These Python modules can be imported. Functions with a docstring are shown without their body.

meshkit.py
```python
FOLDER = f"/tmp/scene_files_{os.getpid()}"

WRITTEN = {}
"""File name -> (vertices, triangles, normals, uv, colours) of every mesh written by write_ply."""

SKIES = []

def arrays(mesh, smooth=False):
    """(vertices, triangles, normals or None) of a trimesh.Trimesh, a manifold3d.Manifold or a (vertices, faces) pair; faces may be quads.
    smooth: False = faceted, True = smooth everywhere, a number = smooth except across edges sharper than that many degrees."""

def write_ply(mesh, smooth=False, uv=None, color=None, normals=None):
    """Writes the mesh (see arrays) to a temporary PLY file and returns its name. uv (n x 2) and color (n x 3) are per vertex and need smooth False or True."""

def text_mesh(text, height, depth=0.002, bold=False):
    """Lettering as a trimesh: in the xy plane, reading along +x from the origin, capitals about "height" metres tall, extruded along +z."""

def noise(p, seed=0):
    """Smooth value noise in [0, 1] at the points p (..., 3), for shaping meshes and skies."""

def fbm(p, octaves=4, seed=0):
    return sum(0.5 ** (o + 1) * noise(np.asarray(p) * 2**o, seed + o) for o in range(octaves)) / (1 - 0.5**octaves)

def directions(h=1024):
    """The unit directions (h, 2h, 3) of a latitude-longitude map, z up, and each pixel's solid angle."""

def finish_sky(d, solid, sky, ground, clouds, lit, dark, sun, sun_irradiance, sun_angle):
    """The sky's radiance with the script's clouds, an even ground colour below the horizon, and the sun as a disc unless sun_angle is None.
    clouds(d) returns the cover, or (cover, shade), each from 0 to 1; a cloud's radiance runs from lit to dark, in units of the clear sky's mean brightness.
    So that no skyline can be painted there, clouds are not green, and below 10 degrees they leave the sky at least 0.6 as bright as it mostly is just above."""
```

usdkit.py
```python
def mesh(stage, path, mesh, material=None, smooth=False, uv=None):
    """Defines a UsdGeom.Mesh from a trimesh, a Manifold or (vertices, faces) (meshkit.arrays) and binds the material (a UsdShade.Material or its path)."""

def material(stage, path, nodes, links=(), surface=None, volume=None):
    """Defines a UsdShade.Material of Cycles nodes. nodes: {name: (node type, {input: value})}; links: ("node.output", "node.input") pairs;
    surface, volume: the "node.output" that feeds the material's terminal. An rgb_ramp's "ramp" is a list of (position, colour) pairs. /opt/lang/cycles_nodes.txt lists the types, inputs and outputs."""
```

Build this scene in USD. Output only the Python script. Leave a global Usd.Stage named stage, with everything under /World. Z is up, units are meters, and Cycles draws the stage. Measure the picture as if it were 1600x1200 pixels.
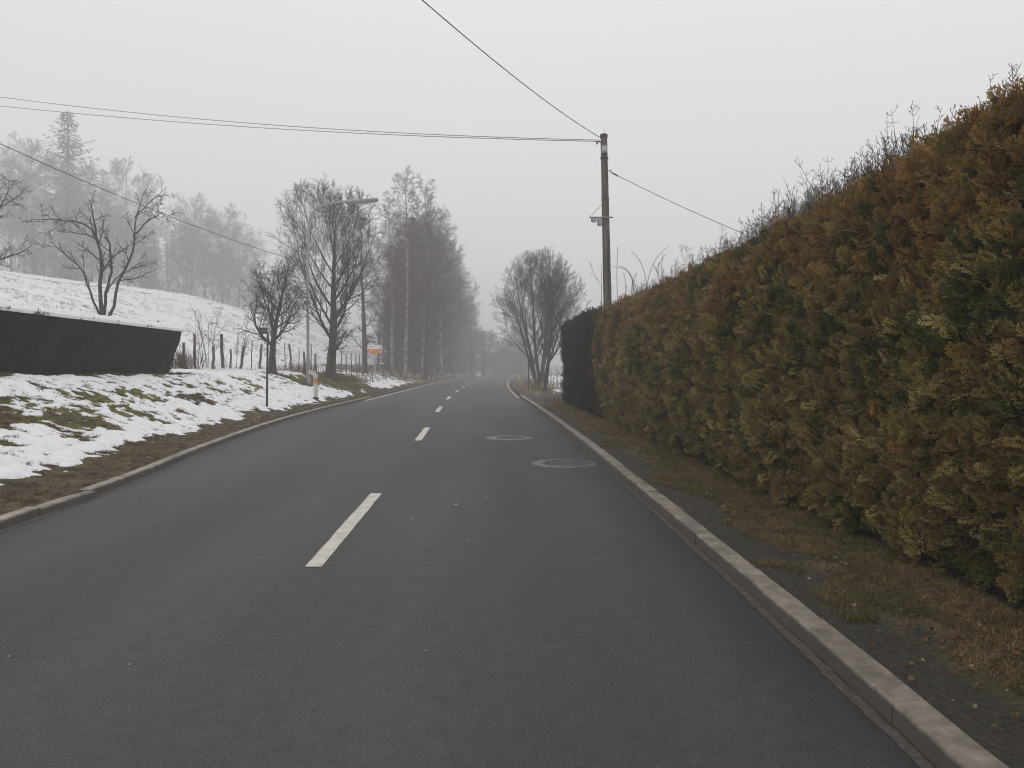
import math, random
import numpy as np, trimesh, usdkit, meshkit
from pxr import Usd, UsdGeom, UsdLux, UsdShade, Gf, Sdf, Vt
from scipy.interpolate import PchipInterpolator

stage = Usd.Stage.CreateInMemory()
UsdGeom.SetStageUpAxis(stage, UsdGeom.Tokens.z)
UsdGeom.SetStageMetersPerUnit(stage, 1.0)
world = UsdGeom.Xform.Define(stage, '/World')
stage.SetDefaultPrim(world.GetPrim())
UsdGeom.Scope.Define(stage, '/World/Looks')
LK = '/World/Looks/'

# ------------------------------------------------------------------ camera
FPX, CAM_H = 1200.0, 1.37                      # focal length in pixels of the 1600 px wide photograph, eye height
PITCH = math.atan(27 / FPX)                    # looking slightly down
cam = UsdGeom.Camera.Define(stage, '/World/camera')
cam.CreateHorizontalApertureAttr(36.0)
cam.CreateVerticalApertureAttr(27.0)
cam.CreateFocalLengthAttr(36.0 * FPX / 1600)
cam.CreateClippingRangeAttr(Gf.Vec2f(0.05, 3000))
cam.AddTranslateOp().Set(Gf.Vec3d(0, 0, CAM_H))
cam.AddRotateXOp().Set(90 - math.degrees(PITCH))
cam.CreateExposureAttr(0.0)

# ------------------------------------------------------------------ sky and sun (overcast, foggy)
SUN_EL, SUN_AZ = math.radians(38), math.radians(60)
SKY_STRENGTH, CLOUD, SUN_I = 0.1, 8.15, 0.16
HAZE_DENSITY = 0.0045
sky = UsdLux.DomeLight.Define(stage, '/World/sky')
sky.GetPrim().SetCustomDataByKey('kind', 'structure')
sky_mat = usdkit.material(stage, LK + 'sky', {
    'st': ('sky_texture', {'sky_type': 'single_scattering', 'sun_disc': False, 'sun_elevation': SUN_EL, 'sun_rotation': SUN_AZ, 'aerosol_density': 3.0}),
    'tc': ('texture_coordinate', {}),
    'sep': ('separate_xyz', {}),
    'up': ('map_range', {'range_type': 'smoothstep', 'from_min': -0.05, 'from_max': 0.9, 'to_min': 0.0, 'to_max': 1.0, 'clamp': True}),
    'grad': ('mix', {'color1': (CLOUD * 0.97, CLOUD * 0.965, CLOUD * 0.98), 'color2': (CLOUD * 1.22, CLOUD * 1.22, CLOUD * 1.24)}),
    'nz': ('noise_texture', {'scale': 1.6, 'detail': 4, 'roughness': 0.5}),
    'cover': ('map_range', {'from_min': 0.2, 'from_max': 0.8, 'to_min': 0.93, 'to_max': 0.99, 'clamp': True}),
    'mx': ('mix', {}),
    'bg': ('background_shader', {'strength': SKY_STRENGTH}),
}, [('tc.generated', 'sep.vector'), ('sep.z', 'up.value'), ('up.result', 'grad.fac'), ('tc.generated', 'nz.vector'), ('nz.fac', 'cover.value'),
    ('cover.result', 'mx.fac'), ('st.color', 'mx.color1'), ('grad.color', 'mx.color2'), ('mx.color', 'bg.color')], surface='bg.background')
UsdShade.MaterialBindingAPI.Apply(sky.GetPrim()).Bind(sky_mat)
sun = UsdLux.DistantLight.Define(stage, '/World/sun')
sun.CreateIntensityAttr(SUN_I); sun.CreateAngleAttr(40.0); sun.CreateNormalizeAttr(True); sun.CreateColorAttr(Gf.Vec3f(1, 0.97, 0.93))
sun.AddRotateZOp().Set(-math.degrees(SUN_AZ)); sun.AddRotateXOp().Set(-(90 - math.degrees(SUN_EL)))

# ------------------------------------------------------------------ helpers
rng = np.random.default_rng(7)
random.seed(7)
used = {}

def fresh(name, parent='/World'):
    k = (parent, name)
    n = used.get(k, 0); used[k] = n + 1
    return name if n == 0 else f'{name}_{n:03d}'

def path_of(parent):
    return '/World' if parent is None else (parent if isinstance(parent, str) else str(parent.GetPath()))

def data(prim, label=None, category=None, group=None, kind=None):
    for k, v in (('label', label), ('category', category), ('group', group), ('kind', kind)):
        if v: prim.SetCustomDataByKey(k, v)
    return prim

def thing(name, label, category, loc=(0, 0, 0), rz=0.0, group=None, kind=None):
    x = UsdGeom.Xform.Define(stage, '/World/' + fresh(name))
    x.AddTranslateOp().Set(Gf.Vec3d(*map(float, loc)))
    if rz: x.AddRotateZOp().Set(math.degrees(rz))
    return data(x.GetPrim(), label, category, group, kind)

def struct(name):
    x = UsdGeom.Xform.Define(stage, '/World/' + fresh(name))
    return data(x.GetPrim(), kind='structure')

def part(name, mesh, mat, parent=None, smooth=False, label=None, category=None, group=None, kind=None, tint=None):
    pp = path_of(parent)
    m = usdkit.mesh(stage, pp + '/' + fresh(name, pp), mesh, mat, smooth)
    if tint is not None:
        UsdGeom.PrimvarsAPI(m).CreatePrimvar('tint', Sdf.ValueTypeNames.Color3fArray, 'vertex').Set(Vt.Vec3fArray.FromNumpy(np.asarray(tint, np.float32)))
    return data(m.GetPrim(), label, category, group, kind)

def instancer(name, protos, which, pos, quat, scale, parent=None, label=None, category=None, kind='stuff'):
    """protos: (mesh, material, smooth) list; quat as (w, x, y, z) rows"""
    pp = path_of(parent)
    p = pp + '/' + fresh(name, pp)
    pi = UsdGeom.PointInstancer.Define(stage, p)
    rel = pi.CreatePrototypesRel()
    for i, (m, mat, sm) in enumerate(protos):
        q = f'{p}/piece_{i:03d}' if i else f'{p}/piece'
        usdkit.mesh(stage, q, m, mat, sm)
        rel.AddTarget(q)
    pi.CreateProtoIndicesAttr(Vt.IntArray.FromNumpy(np.asarray(which, np.int32)))
    pi.CreatePositionsAttr(Vt.Vec3fArray.FromNumpy(np.asarray(pos, np.float32)))
    q = np.asarray(quat, np.float32)
    pi.CreateOrientationsAttr(Vt.QuathArray([Gf.Quath(float(a), float(b), float(c), float(d)) for a, b, c, d in q]))
    s = np.asarray(scale, np.float32)
    if s.ndim == 1: s = np.repeat(s[:, None], 3, 1)
    pi.CreateScalesAttr(Vt.Vec3fArray.FromNumpy(s))
    return data(pi.GetPrim(), label, category, None, kind)

def px(x, y, Y):
    """point that the photograph's pixel x, y shows at the distance Y ahead"""
    u, v = (x - 800) / FPX, (600 - y) / FPX
    d = np.array([u, math.cos(PITCH) + v * math.sin(PITCH), -math.sin(PITCH) + v * math.cos(PITCH)])
    return np.array([0, 0, CAM_H]) + d * (Y / d[1])

def quats_from_frames(xa, ya, za):
    """rows of rotation matrices with columns xa, ya, za"""
    from scipy.spatial.transform import Rotation
    q = Rotation.from_matrix(np.stack([xa, ya, za], -1)).as_quat()
    return q[:, [3, 0, 1, 2]]

def frames(z_dir, spin):
    z = z_dir / np.linalg.norm(z_dir, axis=1, keepdims=True)
    ref = np.where(np.abs(z[:, 2:3]) < 0.95, [[0, 0, 1.0]], [[1.0, 0, 0]])
    x = np.cross(ref, z); x /= np.linalg.norm(x, axis=1, keepdims=True)
    y = np.cross(z, x)
    c, s = np.cos(spin)[:, None], np.sin(spin)[:, None]
    return quats_from_frames(c * x + s * y, -s * x + c * y, z)

def cat(ms):
    vs, fs, n = [], [], 0
    for m in ms:
        v, f = (m.vertices, m.faces) if hasattr(m, 'vertices') else m
        vs.append(np.asarray(v, float)); fs.append(np.asarray(f, int) + n); n += len(v)
    return np.vstack(vs), np.vstack(fs)

def box(cx, cy, cz, sx, sy, sz, bevel=0.0, R=None):
    if bevel:
        import manifold3d as m3
        b = bevel
        pts = [(x * (sx / 2 - (b if k != 0 else 0)), y * (sy / 2 - (b if k != 1 else 0)), z * (sz / 2 - (b if k != 2 else 0)))
               for k in range(3) for x in (-1, 1) for y in (-1, 1) for z in (-1, 1)]
        h = m3.Manifold.hull_points(np.array(pts)).to_mesh()
        v, f = np.array(h.vert_properties[:, :3]), np.array(h.tri_verts)
    else:
        t = trimesh.creation.box((sx, sy, sz)); v, f = np.array(t.vertices), np.array(t.faces)
    if R is not None: v = v @ np.asarray(R).T
    return v + [cx, cy, cz], f

def rotz(a): return np.array([[math.cos(a), -math.sin(a), 0], [math.sin(a), math.cos(a), 0], [0, 0, 1]])
def rotx(a): return np.array([[1, 0, 0], [0, math.cos(a), -math.sin(a)], [0, math.sin(a), math.cos(a)]])
def roty(a): return np.array([[math.cos(a), 0, math.sin(a)], [0, 1, 0], [-math.sin(a), 0, math.cos(a)]])

def tube(pts, r, sides=6, cap=True):
    pts = np.asarray(pts, float); n = len(pts)
    r = np.broadcast_to(np.asarray(r, float), (n,))
    t = np.gradient(pts, axis=0); t /= np.linalg.norm(t, axis=1, keepdims=True) + 1e-12
    ref = np.array([0, 0, 1.0]) if abs(t[0, 2]) < 0.9 else np.array([1.0, 0, 0])
    x = np.cross(ref, t); x /= np.linalg.norm(x, axis=1, keepdims=True) + 1e-12
    y = np.cross(t, x)
    a = np.arange(sides) * 2 * np.pi / sides
    v = pts[:, None] + r[:, None, None] * (np.cos(a)[None, :, None] * x[:, None] + np.sin(a)[None, :, None] * y[:, None])
    v = v.reshape(-1, 3)
    i = (np.arange(n - 1)[:, None] * sides + np.arange(sides)).ravel()
    j = (np.arange(n - 1)[:, None] * sides + (np.arange(sides) + 1) % sides).ravel()
    f = np.vstack([np.stack([i, j, j + sides], 1), np.stack([i, j + sides, i + sides], 1)])
    if cap and sides > 3:
        k = len(v); v = np.vstack([v, pts[:1], pts[-1:]])
        s = np.arange(sides); s2 = (s + 1) % sides; o = (n - 1) * sides
        f = np.vstack([f, np.stack([s2, s, np.full(sides, k)], 1), np.stack([o + s, o + s2, np.full(sides, k + 1)], 1)])
    return v, f

def lathe(profile, sides=32):
    """profile of (radius, z) rows"""
    t = trimesh.creation.revolve(np.array(profile, float), sections=sides)
    return np.array(t.vertices), np.array(t.faces)

def cyl(p0, p1, r0, r1=None, sides=12):
    return tube([p0, p1], [r0, r0 if r1 is None else r1], sides)

def sstep(a, b, x):
    t = np.clip((x - a) / (b - a), 0, 1); return t * t * (3 - 2 * t)

# ------------------------------------------------------------------ materials
def mat(name, stops, scale=6.0, rough=0.8, detail=4, bump=0.0, bump_scale=40.0, spec=0.3, stretch=(1, 1, 1), metal=0.0, vary=0.0, translucent=0.0, tint=False, lo=0.3, hi=0.7):
    nodes = {'pos': ('texture_coordinate', {}) if not tint else ('geometry', {}),
             'map': ('mapping', {'scale': stretch}),
             'n': ('noise_texture', {'scale': scale, 'detail': detail, 'roughness': 0.6}),
             'mr': ('map_range', {'from_min': lo, 'from_max': hi, 'to_min': 0.0, 'to_max': 1.0, 'clamp': True}),
             'ramp': ('rgb_ramp', {'ramp': stops}),
             'p': ('principled_bsdf', {'roughness': rough, 'specular_ior_level': spec, 'metallic': metal})}
    links = [('pos.object' if not tint else 'pos.position', 'map.vector'), ('map.vector', 'n.vector'), ('n.fac', 'mr.value'), ('mr.result', 'ramp.fac')]
    col = 'ramp.color'
    if vary:
        nodes['oi'] = ('object_info', {}); nodes['vr'] = ('map_range', {'from_min': 0, 'from_max': 1, 'to_min': 1 - vary, 'to_max': 1 + vary})
        nodes['hs'] = ('hsv', {'hue': 0.5, 'saturation': 1.0, 'fac': 1.0})
        links += [('oi.random', 'vr.value'), ('vr.result', 'hs.value'), (col, 'hs.color')]
        col = 'hs.color'
    if tint:
        nodes['at'] = ('attribute', {'attribute': 'tint'}); nodes['mu'] = ('mix', {'mix_type': 'multiply', 'fac': 1.0})
        links += [(col, 'mu.color1'), ('at.color', 'mu.color2')]
        col = 'mu.color'
    links.append((col, 'p.base_color'))
    if bump:
        nodes['n2'] = ('noise_texture', {'scale': bump_scale, 'detail': 5, 'roughness': 0.65})
        nodes['b'] = ('bump', {'strength': 1.0, 'distance': bump})
        links += [('map.vector', 'n2.vector'), ('n2.fac', 'b.height'), ('b.normal', 'p.normal')]
    out = 'p.BSDF'
    if translucent:
        nodes['tr'] = ('translucent_bsdf', {}); nodes['mc'] = ('mix_closure', {'fac': translucent})
        links += [(col, 'tr.color'), ('p.BSDF', 'mc.closure1'), ('tr.BSDF', 'mc.closure2')]
        out = 'mc.closure'
    return usdkit.material(stage, LK + name, nodes, links, surface=out)

M = {}
# asphalt: fine stone grain, broad worn patches
M['asphalt'] = usdkit.material(stage, LK + 'asphalt', {
    'g': ('geometry', {}),
    'fine': ('noise_texture', {'scale': 85, 'detail': 4, 'roughness': 0.75}),
    'fr': ('rgb_ramp', {'ramp': [(0.28, (0.025, 0.025, 0.0255)), (0.5, (0.056, 0.055, 0.0545)), (0.64, (0.087, 0.085, 0.082)), (0.78, (0.18, 0.175, 0.165))]}),
    'mp': ('mapping', {'scale': (1.1, 0.22, 1)}),
    'big': ('noise_texture', {'scale': 0.9, 'detail': 6, 'roughness': 0.62}),
    'br': ('rgb_ramp', {'ramp': [(0.25, (0.80, 0.80, 0.81)), (0.5, (1, 0.99, 0.98)), (0.75, (1.17, 1.15, 1.13))]}),
    'mid': ('noise_texture', {'scale': 9, 'detail': 7, 'roughness': 0.75}),
    'mrr': ('rgb_ramp', {'ramp': [(0.3, (0.78, 0.78, 0.785)), (0.7, (1.2, 1.195, 1.185))]}),
    'm1': ('mix', {'mix_type': 'multiply', 'fac': 1.0}), 'm2': ('mix', {'mix_type': 'multiply', 'fac': 1.0}),
    'at': ('attribute', {'attribute': 'tint'}), 'm3': ('mix', {'mix_type': 'multiply', 'fac': 1.0}),
    'rr': ('map_range', {'from_min': 0.3, 'from_max': 0.7, 'to_min': 0.62, 'to_max': 0.8, 'clamp': True}),
    'bp': ('bump', {'strength': 0.8, 'distance': 0.006}),
    'p': ('principled_bsdf', {'specular_ior_level': 0.35}),
}, [('g.position', 'fine.vector'), ('g.position', 'mp.vector'), ('mp.vector', 'big.vector'), ('g.position', 'mid.vector'), ('fine.fac', 'fr.fac'), ('big.fac', 'br.fac'), ('mid.fac', 'mrr.fac'),
    ('fr.color', 'm1.color1'), ('br.color', 'm1.color2'), ('m1.color', 'm2.color1'), ('mrr.color', 'm2.color2'), ('m2.color', 'm3.color1'), ('at.color', 'm3.color2'), ('m3.color', 'p.base_color'),
    ('big.fac', 'rr.value'), ('rr.result', 'p.roughness'), ('fine.fac', 'bp.height'), ('bp.normal', 'p.normal')], surface='p.BSDF')
M['paint'] = mat('road_paint', [(0, (0.36, 0.34, 0.30)), (0.35, (0.56, 0.53, 0.47)), (1, (0.64, 0.61, 0.55))], scale=9, rough=0.7, bump=0.003, bump_scale=150, tint=False)
M['kerb_a'] = mat('kerb_granite', [(0, (0.22, 0.19, 0.165)), (0.5, (0.31, 0.275, 0.24)), (1, (0.40, 0.36, 0.32))], scale=11, rough=0.85, bump=0.004, bump_scale=60, detail=7)
M['kerb_b'] = mat('kerb_granite_pale', [(0, (0.26, 0.23, 0.20)), (0.5, (0.35, 0.315, 0.28)), (1, (0.44, 0.40, 0.36))], scale=8, rough=0.85, bump=0.004, bump_scale=60, detail=7)
M['kerb_c'] = mat('kerb_granite_worn', [(0, (0.16, 0.14, 0.12)), (0.5, (0.27, 0.24, 0.21)), (1, (0.36, 0.32, 0.28))], scale=7, rough=0.85, bump=0.004, bump_scale=60, detail=7)
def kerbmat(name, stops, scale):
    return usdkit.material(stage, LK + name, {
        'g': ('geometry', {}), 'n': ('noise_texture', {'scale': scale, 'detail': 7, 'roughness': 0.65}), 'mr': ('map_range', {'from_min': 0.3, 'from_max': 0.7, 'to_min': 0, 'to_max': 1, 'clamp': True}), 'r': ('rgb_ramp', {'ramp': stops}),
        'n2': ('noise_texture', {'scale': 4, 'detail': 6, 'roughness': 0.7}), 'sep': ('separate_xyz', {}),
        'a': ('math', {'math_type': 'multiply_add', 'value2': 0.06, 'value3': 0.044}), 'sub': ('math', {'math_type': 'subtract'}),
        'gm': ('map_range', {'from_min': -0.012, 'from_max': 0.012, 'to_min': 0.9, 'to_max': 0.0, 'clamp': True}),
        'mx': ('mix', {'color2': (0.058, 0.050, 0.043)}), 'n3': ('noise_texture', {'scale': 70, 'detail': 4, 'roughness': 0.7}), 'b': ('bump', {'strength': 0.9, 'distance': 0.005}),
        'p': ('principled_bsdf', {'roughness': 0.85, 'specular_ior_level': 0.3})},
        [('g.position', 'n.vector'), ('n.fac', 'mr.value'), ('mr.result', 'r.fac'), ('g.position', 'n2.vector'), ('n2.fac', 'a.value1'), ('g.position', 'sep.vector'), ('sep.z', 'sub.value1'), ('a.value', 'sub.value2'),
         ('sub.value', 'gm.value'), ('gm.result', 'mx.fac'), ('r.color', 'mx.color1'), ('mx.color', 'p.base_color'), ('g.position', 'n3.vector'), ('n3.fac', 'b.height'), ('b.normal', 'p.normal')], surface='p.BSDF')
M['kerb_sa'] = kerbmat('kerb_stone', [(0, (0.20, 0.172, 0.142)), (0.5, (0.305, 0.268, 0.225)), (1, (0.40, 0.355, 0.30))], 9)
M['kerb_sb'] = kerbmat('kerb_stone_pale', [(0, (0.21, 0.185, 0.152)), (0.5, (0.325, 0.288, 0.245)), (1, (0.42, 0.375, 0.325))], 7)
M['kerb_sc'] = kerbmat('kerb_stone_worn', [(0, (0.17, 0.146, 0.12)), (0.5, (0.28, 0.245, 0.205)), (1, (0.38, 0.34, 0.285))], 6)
M['joint'] = mat('kerb_bedding', [(0, (0.05, 0.045, 0.038)), (1, (0.09, 0.08, 0.068))], scale=20, rough=0.95)
M['ground'] = mat('ground', [(0, (0.55, 0.55, 0.55)), (0.5, (1.0, 1.0, 1.0)), (1, (1.5, 1.45, 1.4))], scale=34, rough=0.95, detail=8, bump=0.014, bump_scale=55, tint=True)
M['snow'] = usdkit.material(stage, LK + 'snow', {
    'g': ('geometry', {}), 'n': ('noise_texture', {'scale': 5.0, 'detail': 9, 'roughness': 0.72}),
    'r': ('rgb_ramp', {'ramp': [(0.22, (0.50, 0.49, 0.485)), (0.38, (0.70, 0.70, 0.715)), (0.6, (0.79, 0.79, 0.81)), (1, (0.83, 0.83, 0.85))]}),
    'n2': ('noise_texture', {'scale': 14, 'detail': 5, 'roughness': 0.6}), 'b': ('bump', {'strength': 0.7, 'distance': 0.03}),
    'p': ('principled_bsdf', {'roughness': 0.65, 'specular_ior_level': 0.25})},
    [('g.position', 'n.vector'), ('n.fac', 'r.fac'), ('r.color', 'p.base_color'), ('g.position', 'n2.vector'), ('n2.fac', 'b.height'), ('b.normal', 'p.normal')], surface='p.BSDF')
M['bark'] = mat('bark', [(0, (0.018, 0.015, 0.012)), (0.5, (0.045, 0.038, 0.030)), (1, (0.085, 0.075, 0.060))], scale=9, rough=0.95, stretch=(1, 1, 0.25), bump=0.02, bump_scale=20)
M['bark_moss'] = mat('bark_mossy', [(0, (0.018, 0.015, 0.012)), (0.5, (0.045, 0.042, 0.030)), (1, (0.065, 0.07, 0.04))], scale=5, rough=0.95, stretch=(1, 1, 0.4), bump=0.02, bump_scale=20)
M['twig'] = mat('twig', [(0, (0.022, 0.017, 0.014)), (1, (0.06, 0.047, 0.038))], scale=3, rough=0.9)
M['twig_red'] = mat('twig_reddish', [(0, (0.04, 0.024, 0.02)), (1, (0.085, 0.05, 0.042))], scale=3, rough=0.9)
M['twig_pale'] = mat('twig_pale', [(0, (0.07, 0.06, 0.05)), (1, (0.15, 0.13, 0.11))], scale=3, rough=0.9)
M['shoot'] = mat('hedge_shoot', [(0, (0.05, 0.04, 0.032)), (1, (0.12, 0.10, 0.08))], scale=3, rough=0.9)
M['birch'] = mat('birch_bark', [(0, (0.03, 0.027, 0.025)), (0.40, (0.075, 0.068, 0.063)), (0.50, (0.22, 0.205, 0.19)), (1, (0.42, 0.40, 0.38))], scale=3.2, rough=0.8, stretch=(1, 1, 1.6), detail=5)
M['needle'] = mat('spruce_needles', [(0, (0.012, 0.018, 0.012)), (1, (0.04, 0.048, 0.028))], scale=2, rough=0.9, vary=0.3)
M['wood'] = mat('weathered_pole_wood', [(0, (0.05, 0.042, 0.036)), (0.5, (0.10, 0.086, 0.075)), (1, (0.17, 0.15, 0.13))], scale=14, rough=0.9, stretch=(1, 1, 0.06), bump=0.006, bump_scale=30)
M['post_wood'] = mat('fence_post_wood', [(0, (0.06, 0.048, 0.037)), (0.5, (0.12, 0.10, 0.08)), (1, (0.20, 0.175, 0.145))], scale=14, rough=0.95, stretch=(1, 1, 0.1), bump=0.006, bump_scale=30)
M['galv'] = mat('galvanised_steel', [(0, (0.26, 0.27, 0.28)), (1, (0.38, 0.39, 0.40))], scale=12, rough=0.55, metal=0.3)
M['dark_metal'] = mat('dark_metal', [(0, (0.035, 0.036, 0.04)), (1, (0.07, 0.07, 0.075))], scale=10, rough=0.6)
M['iron'] = mat('cast_iron', [(0, (0.07, 0.066, 0.062)), (1, (0.17, 0.16, 0.145))], scale=16, rough=0.6, bump=0.002, bump_scale=80, metal=0.2)
M['iron_dark'] = mat('manhole_recess', [(0, (0.02, 0.02, 0.02)), (1, (0.04, 0.04, 0.04))], scale=16, rough=0.8)
M['concrete'] = mat('concrete_ring', [(0, (0.11, 0.11, 0.11)), (0.5, (0.18, 0.18, 0.178)), (1, (0.26, 0.255, 0.25))], scale=9, rough=0.85, bump=0.003, bump_scale=90)
M['wire'] = mat('wire', [(0, (0.02, 0.02, 0.021)), (1, (0.04, 0.04, 0.04))], scale=3, rough=0.7)
M['grey_box'] = mat('grey_plastic', [(0, (0.36, 0.36, 0.37)), (1, (0.46, 0.46, 0.47))], scale=8, rough=0.6)
M['lamp_grey'] = mat('lamp_housing', [(0, (0.20, 0.205, 0.21)), (1, (0.28, 0.285, 0.29))], scale=6, rough=0.6)
M['white_post'] = mat('white_post_plastic', [(0, (0.40, 0.38, 0.34)), (1, (0.60, 0.58, 0.54))], scale=10, rough=0.6)
M['orange'] = mat('orange_reflector', [(0, (0.42, 0.20, 0.07)), (1, (0.50, 0.26, 0.10))], scale=12, rough=0.5)
M['black'] = mat('black_plastic', [(0, (0.02, 0.02, 0.02)), (1, (0.04, 0.04, 0.04))], scale=12, rough=0.6)
M['sign_blue'] = mat('street_sign_blue', [(0, (0.036, 0.038, 0.056)), (1, (0.052, 0.055, 0.075))], scale=6, rough=0.5)
M['sign_white'] = mat('sign_white', [(0, (0.62, 0.60, 0.56)), (1, (0.72, 0.70, 0.66))], scale=6, rough=0.5)
M['sign_orange'] = mat('sign_orange', [(0, (0.60, 0.23, 0.06)), (1, (0.66, 0.27, 0.08))], scale=6, rough=0.5)
M['sign_red'] = mat('sign_red', [(0, (0.50, 0.08, 0.035)), (1, (0.56, 0.10, 0.045))], scale=6, rough=0.5)
M['sign_ink'] = mat('sign_ink', [(0, (0.05, 0.05, 0.05)), (1, (0.08, 0.08, 0.08))], scale=6, rough=0.6)
M['sign_ink_pale'] = mat('sign_ink_faded', [(0, (0.22, 0.20, 0.20)), (1, (0.27, 0.25, 0.25))], scale=6, rough=0.6)
M['glass'] = mat('lamp_glass', [(0, (0.35, 0.36, 0.36)), (1, (0.45, 0.46, 0.46))], scale=6, rough=0.25, spec=0.5)

def leafmat(name, a, b, vary=0.35, tr=0.2):
    return mat(name, [(0, a), (1, b)], scale=14, rough=0.75, vary=vary, translucent=tr, spec=0.2)
M['thuja_brown'] = leafmat('thuja_brown', (0.1782, 0.1188, 0.041), (0.3078, 0.2106, 0.0799))
M['thuja_orange'] = leafmat('thuja_orange', (0.215, 0.122, 0.04), (0.33, 0.2, 0.072))
M['thuja_olive'] = leafmat('thuja_olive', (0.1893, 0.1543, 0.0477), (0.3296, 0.2694, 0.0954))
M['thuja_green'] = leafmat('thuja_green', (0.0569, 0.0633, 0.0228), (0.1113, 0.1164, 0.043))
M['thuja_tan'] = leafmat('thuja_tan', (0.3564, 0.2772, 0.1188), (0.528, 0.4224, 0.2046))
M['hedge_core'] = mat('hedge_interior', [(0, (0.018, 0.014, 0.008)), (1, (0.04, 0.03, 0.017))], scale=6, rough=1.0)
M['yew'] = leafmat('yew_green', (0.024, 0.044, 0.020), (0.048, 0.078, 0.036), tr=0.12)
M['box_green'] = leafmat('box_green', (0.011, 0.030, 0.011), (0.028, 0.058, 0.023), tr=0.12)
M['box_dark'] = leafmat('box_dark', (0.006, 0.014, 0.006), (0.013, 0.025, 0.011), tr=0.1)
M['box_core'] = mat('box_interior', [(0, (0.006, 0.012, 0.007)), (1, (0.016, 0.024, 0.015))], scale=6, rough=1.0)
M['yew_dark'] = leafmat('yew_dark', (0.017, 0.026, 0.018), (0.034, 0.046, 0.032), tr=0.1)
M['beech_leaf'] = leafmat('dead_beech_leaf', (0.07, 0.032, 0.022), (0.12, 0.058, 0.038))
M['grass_olive'] = leafmat('grass_olive', (0.105, 0.095, 0.033), (0.185, 0.16, 0.058), vary=0.4)
M['grass_straw'] = leafmat('grass_straw', (0.17, 0.12, 0.055), (0.29, 0.21, 0.10), vary=0.35)
M['grass_brown'] = leafmat('grass_brown', (0.07, 0.048, 0.028), (0.13, 0.09, 0.05), vary=0.35)
M['dead_leaf'] = leafmat('dead_leaf', (0.10, 0.058, 0.026), (0.20, 0.12, 0.058), vary=0.5)
M['pale_leaf'] = leafmat('pale_dead_leaf', (0.22, 0.17, 0.115), (0.32, 0.26, 0.18), vary=0.3)

# ------------------------------------------------------------------ the lie of the land
Lk = PchipInterpolator([-40, 0, 4, 6.6, 9.3, 12.4, 20, 26, 33, 40, 67, 90, 110, 150, 220, 900], [-4.0, -4.05, -4.15, -4.3, -4.55, -5.0, -5.75, -5.98, -6.08, -6.2, -6.68, -6.7, -6.35, -5.0, -0.5, 60])
Rk = PchipInterpolator([-40, 0, 4, 9, 12, 20, 28, 36, 51, 61, 78, 97, 117, 150, 220, 900], [1.5, 1.46, 1.44, 1.34, 1.27, 1.0, 0.66, 0.30, -0.12, -0.22, -0.17, 0.20, 0.85, 2.4, 7, 67])
Ck = PchipInterpolator([-40, 0, 6.4, 15.7, 24.5, 33.2, 41.6, 50.6, 62, 76, 90, 117, 150, 220, 900], [-1.2, -1.22, -1.40, -1.82, -2.34, -2.76, -3.03, -3.25, -3.42, -3.45, -3.3, -2.8, -1.4, 3.2, 63])
KERB_W_R, KERB_W_L, KERB_H = 0.145, 0.13, 0.082

def crest(Y):
    t = np.clip(Y - 104, 0, 46)
    return -0.0007 * t * t - np.clip(Y - 150, 0, 70) * 0.0644

def bank_top(Y):
    return np.interp(Y, [-40, 0, 12, 36, 48, 62, 90, 130], [1.15, 1.2, 1.2, 1.12, 0.95, 0.62, 0.5, 0.5])

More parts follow.
